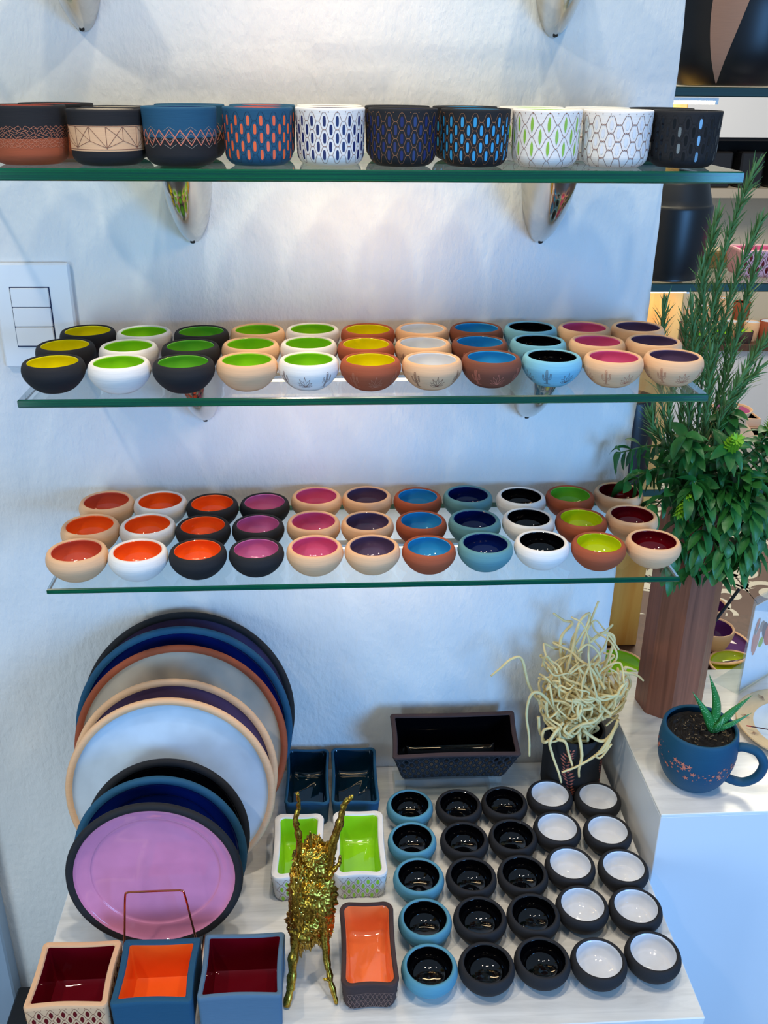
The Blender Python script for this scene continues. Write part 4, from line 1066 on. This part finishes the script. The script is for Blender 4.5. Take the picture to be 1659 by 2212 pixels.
t = thing('sign_holder', (1.375, .075, .1403), 'clear acrylic holder with a printed vegetable card on the plinth', 'sign', rz=.62)
mb = MB(); box(mb, -.085, .085, -.0025, -.0008, .002, .235); mb.build('front_pane', CLR, t, False)
mb = MB(); box(mb, -.085, .085, .0022, .0036, .002, .235); mb.build('back_pane', CLR, t, False)
mb = MB(); box(mb, -.085, .085, -.0025, .062, 0, .0018); mb.build('foot', CLR, t, False)
mb = MB(); box(mb, -.080, .082, -.0003, .0008, .006, .215)
def fp(x, z, rx, rz2, rot, mi, off=-.0006):
    pts = []
    for k in range(18):
        a = 2*pi*k/18; u, v = rx*cos(a), rz2*sin(a); pts.append((x+u*cos(rot)-v*sin(rot), off, z+u*sin(rot)+v*cos(rot)))
    mb.add(pts, [tuple(range(18))], mi)
for k, (x, z, rx, rz2, rot, mi) in enumerate(((-.062, .125, .006, .028, .05, 1), (-.050, .120, .010, .034, -.12, 2), (-.058, .160, .008, .020, -.2, 3), (-.058, .164, .0045, .014, -.2, 1), (-.036, .152, .010, .014, .3, 3), (-.030, .110, .009, .012, 0, 4), (-.02, .135, .012, .025, .4, 3), (0, .12, .02, .03, .2, 2), (.03, .13, .02, .025, 0, 4), (.05, .12, .018, .03, .4, 1))):
    fp(x, z, rx, rz2, rot, mi, -.0006-.00004*k)
mb.build('printed_card', [plain('card_white', c(226, 232, 240), .5), plain('print_red', c(190, 60, 56), .5), plain('print_tomato', c(196, 90, 76), .5), plain('print_dark', c(74, 70, 84), .5), plain('print_green', c(160, 190, 60), .5)], t, False)

# ------------------------------------------------------------------ beyond the wall: neighbouring glass shelving
def shelf2(x0, x1, y0, y1, z, label):
    o = shelf('glass_shelf', x0, x1, y0, y1, z, .018, label)
    o.data.materials[1] = glass_edge('dark_glass_edge', c(0, 44, 38), c(6, 70, 56), .5)
shelf2(1.02, 2.0, .35, .66, 1.327, 'dark green glass shelf behind the wall end, carrying the tan-leaf vase')
shelf2(1.02, 2.0, .35, .66, .9505, 'green-edged glass shelf behind the wall end, carrying the black vase and pink planter')
shelf2(1.25, 2.0, .35, .66, .481, 'lowest glass shelf behind the wall end, carrying the pink-lined jar')
shelf2(1.04, 1.245, .35, .47, .481, 'short narrow glass shelf in front of the golden post')
led_bar(1.06, 1.213, 1.302, 1.6, (1.0, .9, .62, 1), 'short bright lamp under the shelf behind the wall end', .375, 14)
led_bar(1.09, 1.22, .9265, .24, (1.0, .84, .56, 1), 'small warm lamp under the shelf carrying the black vase', .405, 5)
GW = wood('golden_pine_wood', c(222, 146, 48), c(242, 194, 108), (26, 26, 2.2), .5)
mb = MB(); box(mb, 0, .128, 0, .07, -.0195, .925, bev=.003); tag(mb.build('wooden_post', GW, None, False, loc=(1.112, .475, 0)), 'golden wooden post under the glass shelf behind the rosemary', 'post')
mb = MB(); box(mb, 0, .094, 0, .05, 0, .335, bev=.003); tag(mb.build('wooden_block', GW, None, False, loc=(1.108, .50, .9692)), 'golden wooden upright below the small bright lamp', 'block')
# black vases
t = thing('black_vase', (1.170, .430, .9510), 'rounded matt black vase with narrow shoulder behind the wall end', 'vase')
mb = MB(); lathe(mb, bez([(0, 0), (.062, 0), (.068, .005), (.078, .05), (.083, .10), (.084, .145), (.080, .155), (.0715, .185), (.068, .197), (.064, .1985), (.060, .196), (.058, .18), (.0, .02)], 3)[1:], 64)
mb.build('clay_body', plain('satin_black_clay', c(16, 18, 22), .38, noise=.1), t, True, 180)
t = thing('leaf_vase', (1.268, .475, 1.3275), 'large black vase with a tan pointed leaf shape at the top right', 'vase')
BV = [(0, 0), (.085, .001), (.105, .008), (.135, .05), (.148, .11), (.150, .17), (.135, .24), (.09, .30)]
BVs = bez(BV, 4); mb = MB(); lathe(mb, BVs[1:], 72)
def bvr(z):
    for a, b in zip(BVs[2:], BVs[3:]):
        if a[1] <= z <= b[1] and b[1] > a[1]: return a[0]+(b[0]-a[0])*(z-a[1])/(b[1]-a[1])
    return .12
def bvs(u, v, off):
    a = u; r = bvr(v)+off; return (r*cos(a), r*sin(a), v)
L_, Rr = [], []
for k in range(16):
    s = k/15; v = .006+.20*s; L_.append((-2.16-.10*sin(s*2.6), v)); Rr.append((-2.14+.42*s**.8, v))
vs = []; 
for (a, v), (b, v2) in zip(L_, Rr):
    for q in range(6): vs.append(bvs(a+(b-a)*q/5, v, .0012))
mb.add(vs, [(i*6+q, i*6+q+1, i*6+7+q, i*6+6+q) for i in range(15) for q in range(5)], 1)
mb.build('clay_body', [plain('satin_black_clay', c(16, 18, 22), .38), clay('tan_leaf_clay', c(186, 140, 112))], t, True, 60)
planter((1.405, .445, .9512), .165, .09, .058, 'white', 'pink', 'small pink planter with dark red leaf cut-outs behind the rosemary', rc=.008, wall_t=.008, pat=None)
pk = [o for o in COL.objects if o.name.startswith('rectangular_planter')][-1]; pk['group'] = 'planters on the shelves behind the wall end'
for ch in pk.children: 
    if ch.name.startswith('clay_body'):
        me = ch.data; me.materials[0] = clay('blush_pink_clay', c(222, 168, 178))
mb = MB(); 
def pf(u, v, off): return (u, -.0442+.002*sin(pi*(u+.08)/.16)-off+(v/.058-1)*-.0040, v)
lattice(mb, pf, -.078, .078, .002, .055, .0098, .026, .0066, .0155, 'leaf', 0, 1, .0009, .1, .0010)
mb.build('leaf_pattern', [GL['dark_red'], LN['brown']], pk, False)
mb = MB(); box(mb, -.055, .055, -.03, .03, 0, .040, bev=.004); tag(mb.build('clay_box', plain('olive_brown_clay', c(140, 118, 70), .6), None, False, loc=(1.29, .54, .9513)), 'olive brown block on the shelf behind the rosemary', 'box')
# items on the lowest back shelf
t = thing('black_jar', (1.125, .412, .4815), 'black jar on the lowest back shelf hidden behind the herbs', 'jar')
mb = MB(); lathe(mb, bez([(0, 0), (.045, 0), (.055, .01), (.0585, .08), (.0585, .16), (.054, .20), (.05, .205), (.046, .20), (.044, .18)], 3)[1:], 56)
mb.build('clay_body', plain('satin_black_clay', c(16, 18, 22), .38), t, True, 180)
t = thing('lined_jar', (1.383, .455, .4815), 'round peach jar with pink glazed mouth behind the basil', 'jar')
mb = MB(); lathe(mb, bez([(0, 0), (.040, 0), (.052, .008), (.068, .04), (.070, .065), (.058, .10), (.040, .122), (.036, .132), (.042, .150), (.047, .158), (.044, .160), (.040, .156)], 3)[1:], 56); mb.build('clay_body', CL['peach'], t, True, 180)
mb = MB(); lathe(mb, [(.040, .156), (.034, .142), (.030, .125), (0, .118)], 40); mb.build('glaze_lining', GL['orchid'], t, True, 180)
for k, (x, y, z) in enumerate(((1.47, .50, .4815), (1.455, .57, .4815))):
    planter((x, y, z), .09, .07, .085-.0*k+.02*k, 'peach', 'black', 'peach box with black glaze %s on the lowest back shelf' % ('beside the pink-lined jar', 'behind the pink-lined jar')[k], rc=.004, wall_t=.006, base=.98)
    o = [q for q in COL.objects if q.name.startswith('rectangular_planter')][-1]; o['group'] = 'peach boxes on the lowest back shelf'; o['category'] = 'box'
# low table behind the plinth with purple bowls
mb = MB(); box(mb, -.30, .30, -.12, .20, -.73, 0, bev=.003); tag(mb.build('low_stand', wood('dark_brown_wood', c(70, 46, 34), c(96, 66, 50)), None, False, loc=(1.36, .42, -.02)), 'dark wooden stand behind the plinth holding purple bowls', 'stand')
def wide_bowl(x, y, z, R, h, cl, gl, label, rim=.006):
    t = thing('wide_bowl', (x, y, z), label, 'bowl', 'bowls on the low stand')
    mb = MB(); lathe(mb, bez([(0, 0), (R*.55, 0), (R*.8, h*.25), (R*.97, h*.7), (R, h*.92), (R-rim*.4, h), (R-rim, h*.94)], 3)[1:], 56); mb.build('clay_body', CL[cl], t, True, 180)
    mb = MB(); lathe(mb, bez([(R-rim, h*.94), (R*.86, h*.6), (R*.6, h*.22), (0, h*.14)], 3), 56); mb.build('glaze_lining', GL[gl], t, True, 180)
    return t
PUR = glaze('purple_glaze', c(92, 44, 104)); GL['purple'] = PUR
wide_bowl(1.435, .445, -.0195, .098, .022, 'peach', 'purple', 'wide peach saucer with purple glaze under the small bowl', .008)
wide_bowl(1.425, .440, -.006, .052, .062, 'peach', 'purple', 'peach bowl with purple glaze standing on the saucer')
wide_bowl(1.455, .560, -.0195, .050, .075, 'peach', 'purple', 'peach bowl with purple glaze furthest back on the stand')
wide_bowl(1.452, .345, -.0195, .066, .024, 'peach', 'chartreuse', 'small bowl with chartreuse glaze just behind the plinth edge')
wide_bowl(1.150, .350, -.0195, .070, .030, 'peach', 'lime', 'shallow dish with lime glaze behind the dried tangle')
# far counter with little pots, far wall panels
t = thing('far_counter', (3.2, 4.0, -.75), 'white counter with dark top far behind holding small pots', 'counter')
mb = MB(); box(mb, -.75, .9, -.28, .28, 0, .66, bev=.003); mb.build('counter_body', WP, t, False)
mb = MB(); box(mb, -.77, .92, -.31, .29, .66, .70, bev=.003); mb.build('counter_top', wood('dark_brown_wood', c(70, 46, 34), c(96, 66, 50)), t, False)
pots = [(2.66, 3.78, 'peach', 'white', .04, .075), (2.76, 3.92, 'peach', 'white', .04, .085), (2.83, 3.86, 'peach', 'white', .045, .10), (2.93, 3.80, 'peach', 'white', .045, .11), (2.74, 3.76, 'umber', 'lime', .05, .06), (2.87, 3.75, 'umber', 'lime', .05, .07), (2.63, 3.74, 'umber', 'green', .05, .05), (3.02, 3.78, 'terracotta', 'white', .05, .12), (2.72, 4.02, 'peach', 'white', .04, .16), (2.84, 4.04, 'peach', 'white', .045, .20), (2.95, 4.02, 'terracotta', 'black', .05, .18), (2.62, 3.98, 'peach', 'white', .04, .15)]
for k, (x, y, cl, gl, R, h) in enumerate(pots):
    t = thing('small_pot', (x, y, -.0495), '%s pot with %s inside on the far counter, %s' % ({'peach': 'cream', 'umber': 'dark', 'terracotta': 'terracotta'}[cl], GN[gl],
              ['front left corner', 'middle left', 'centre', 'front centre right', 'low in front', 'low in front right', 'lowest at far left', 'frontmost right', 'tall back left', 'tallest at back', 'tall back right', 'back left corner'][k]), 'pot', 'small pots on the far counter')
    mb = MB(); lathe(mb, [(0, 0), (R*.8, 0), (R*.95, h*.3), (R, h*.97), (R-.003, h), (R-.006, h*.97)], 32); mb.build('clay_body', CL[cl], t, True, 60)
    mb = MB(); lathe(mb, [(R-.006, h*.97), (R-.006, h*.8), (0, h*.75)], 32); mb.build('glaze_lining', GL[gl], t, True, 60)
t = thing('wall_cabinet', (3.1, 4.3, .74), 'far wall cabinet with white board above a dark open niche', 'cabinet')
mb = MB(); box(mb, -.75, 1.0, -.20, -.18, .31, .55); mb.build('white_board', WP, t, False)
mb = MB(); box(mb, -.75, 1.0, -.20, .095, -.02, .03); mb.build('bottom_board', plain('grey_oak_board', c(176, 166, 150), .6), t, False)
mb = MB(); box(mb, -.75, 1.0, .06, .095, .03, .55); mb.build('niche_back', plain('dark_niche_panel', c(20, 20, 24), .7), t, False)
mb = MB(); box(mb, -.75, 1.0, -.18, .06, .29, .31); mb.build('niche_top', plain('dark_niche_panel', c(20, 20, 24), .7), t, False)
for k in range(4):
    mb = MB(); box(mb, -.07, .07, -.06, .06, 0, .20, bev=.01)
    tag(mb.build('dark_box', plain('dark_niche_box', c(24, 24, 28), .4), None, False, loc=(2.55+k*.19, 4.2, .7705)), 'black box standing in the dark niche, %s' % ('hidden behind the wall end', 'left of centre', 'right of centre', 'furthest right')[k], 'box', 'black boxes in the far niche')
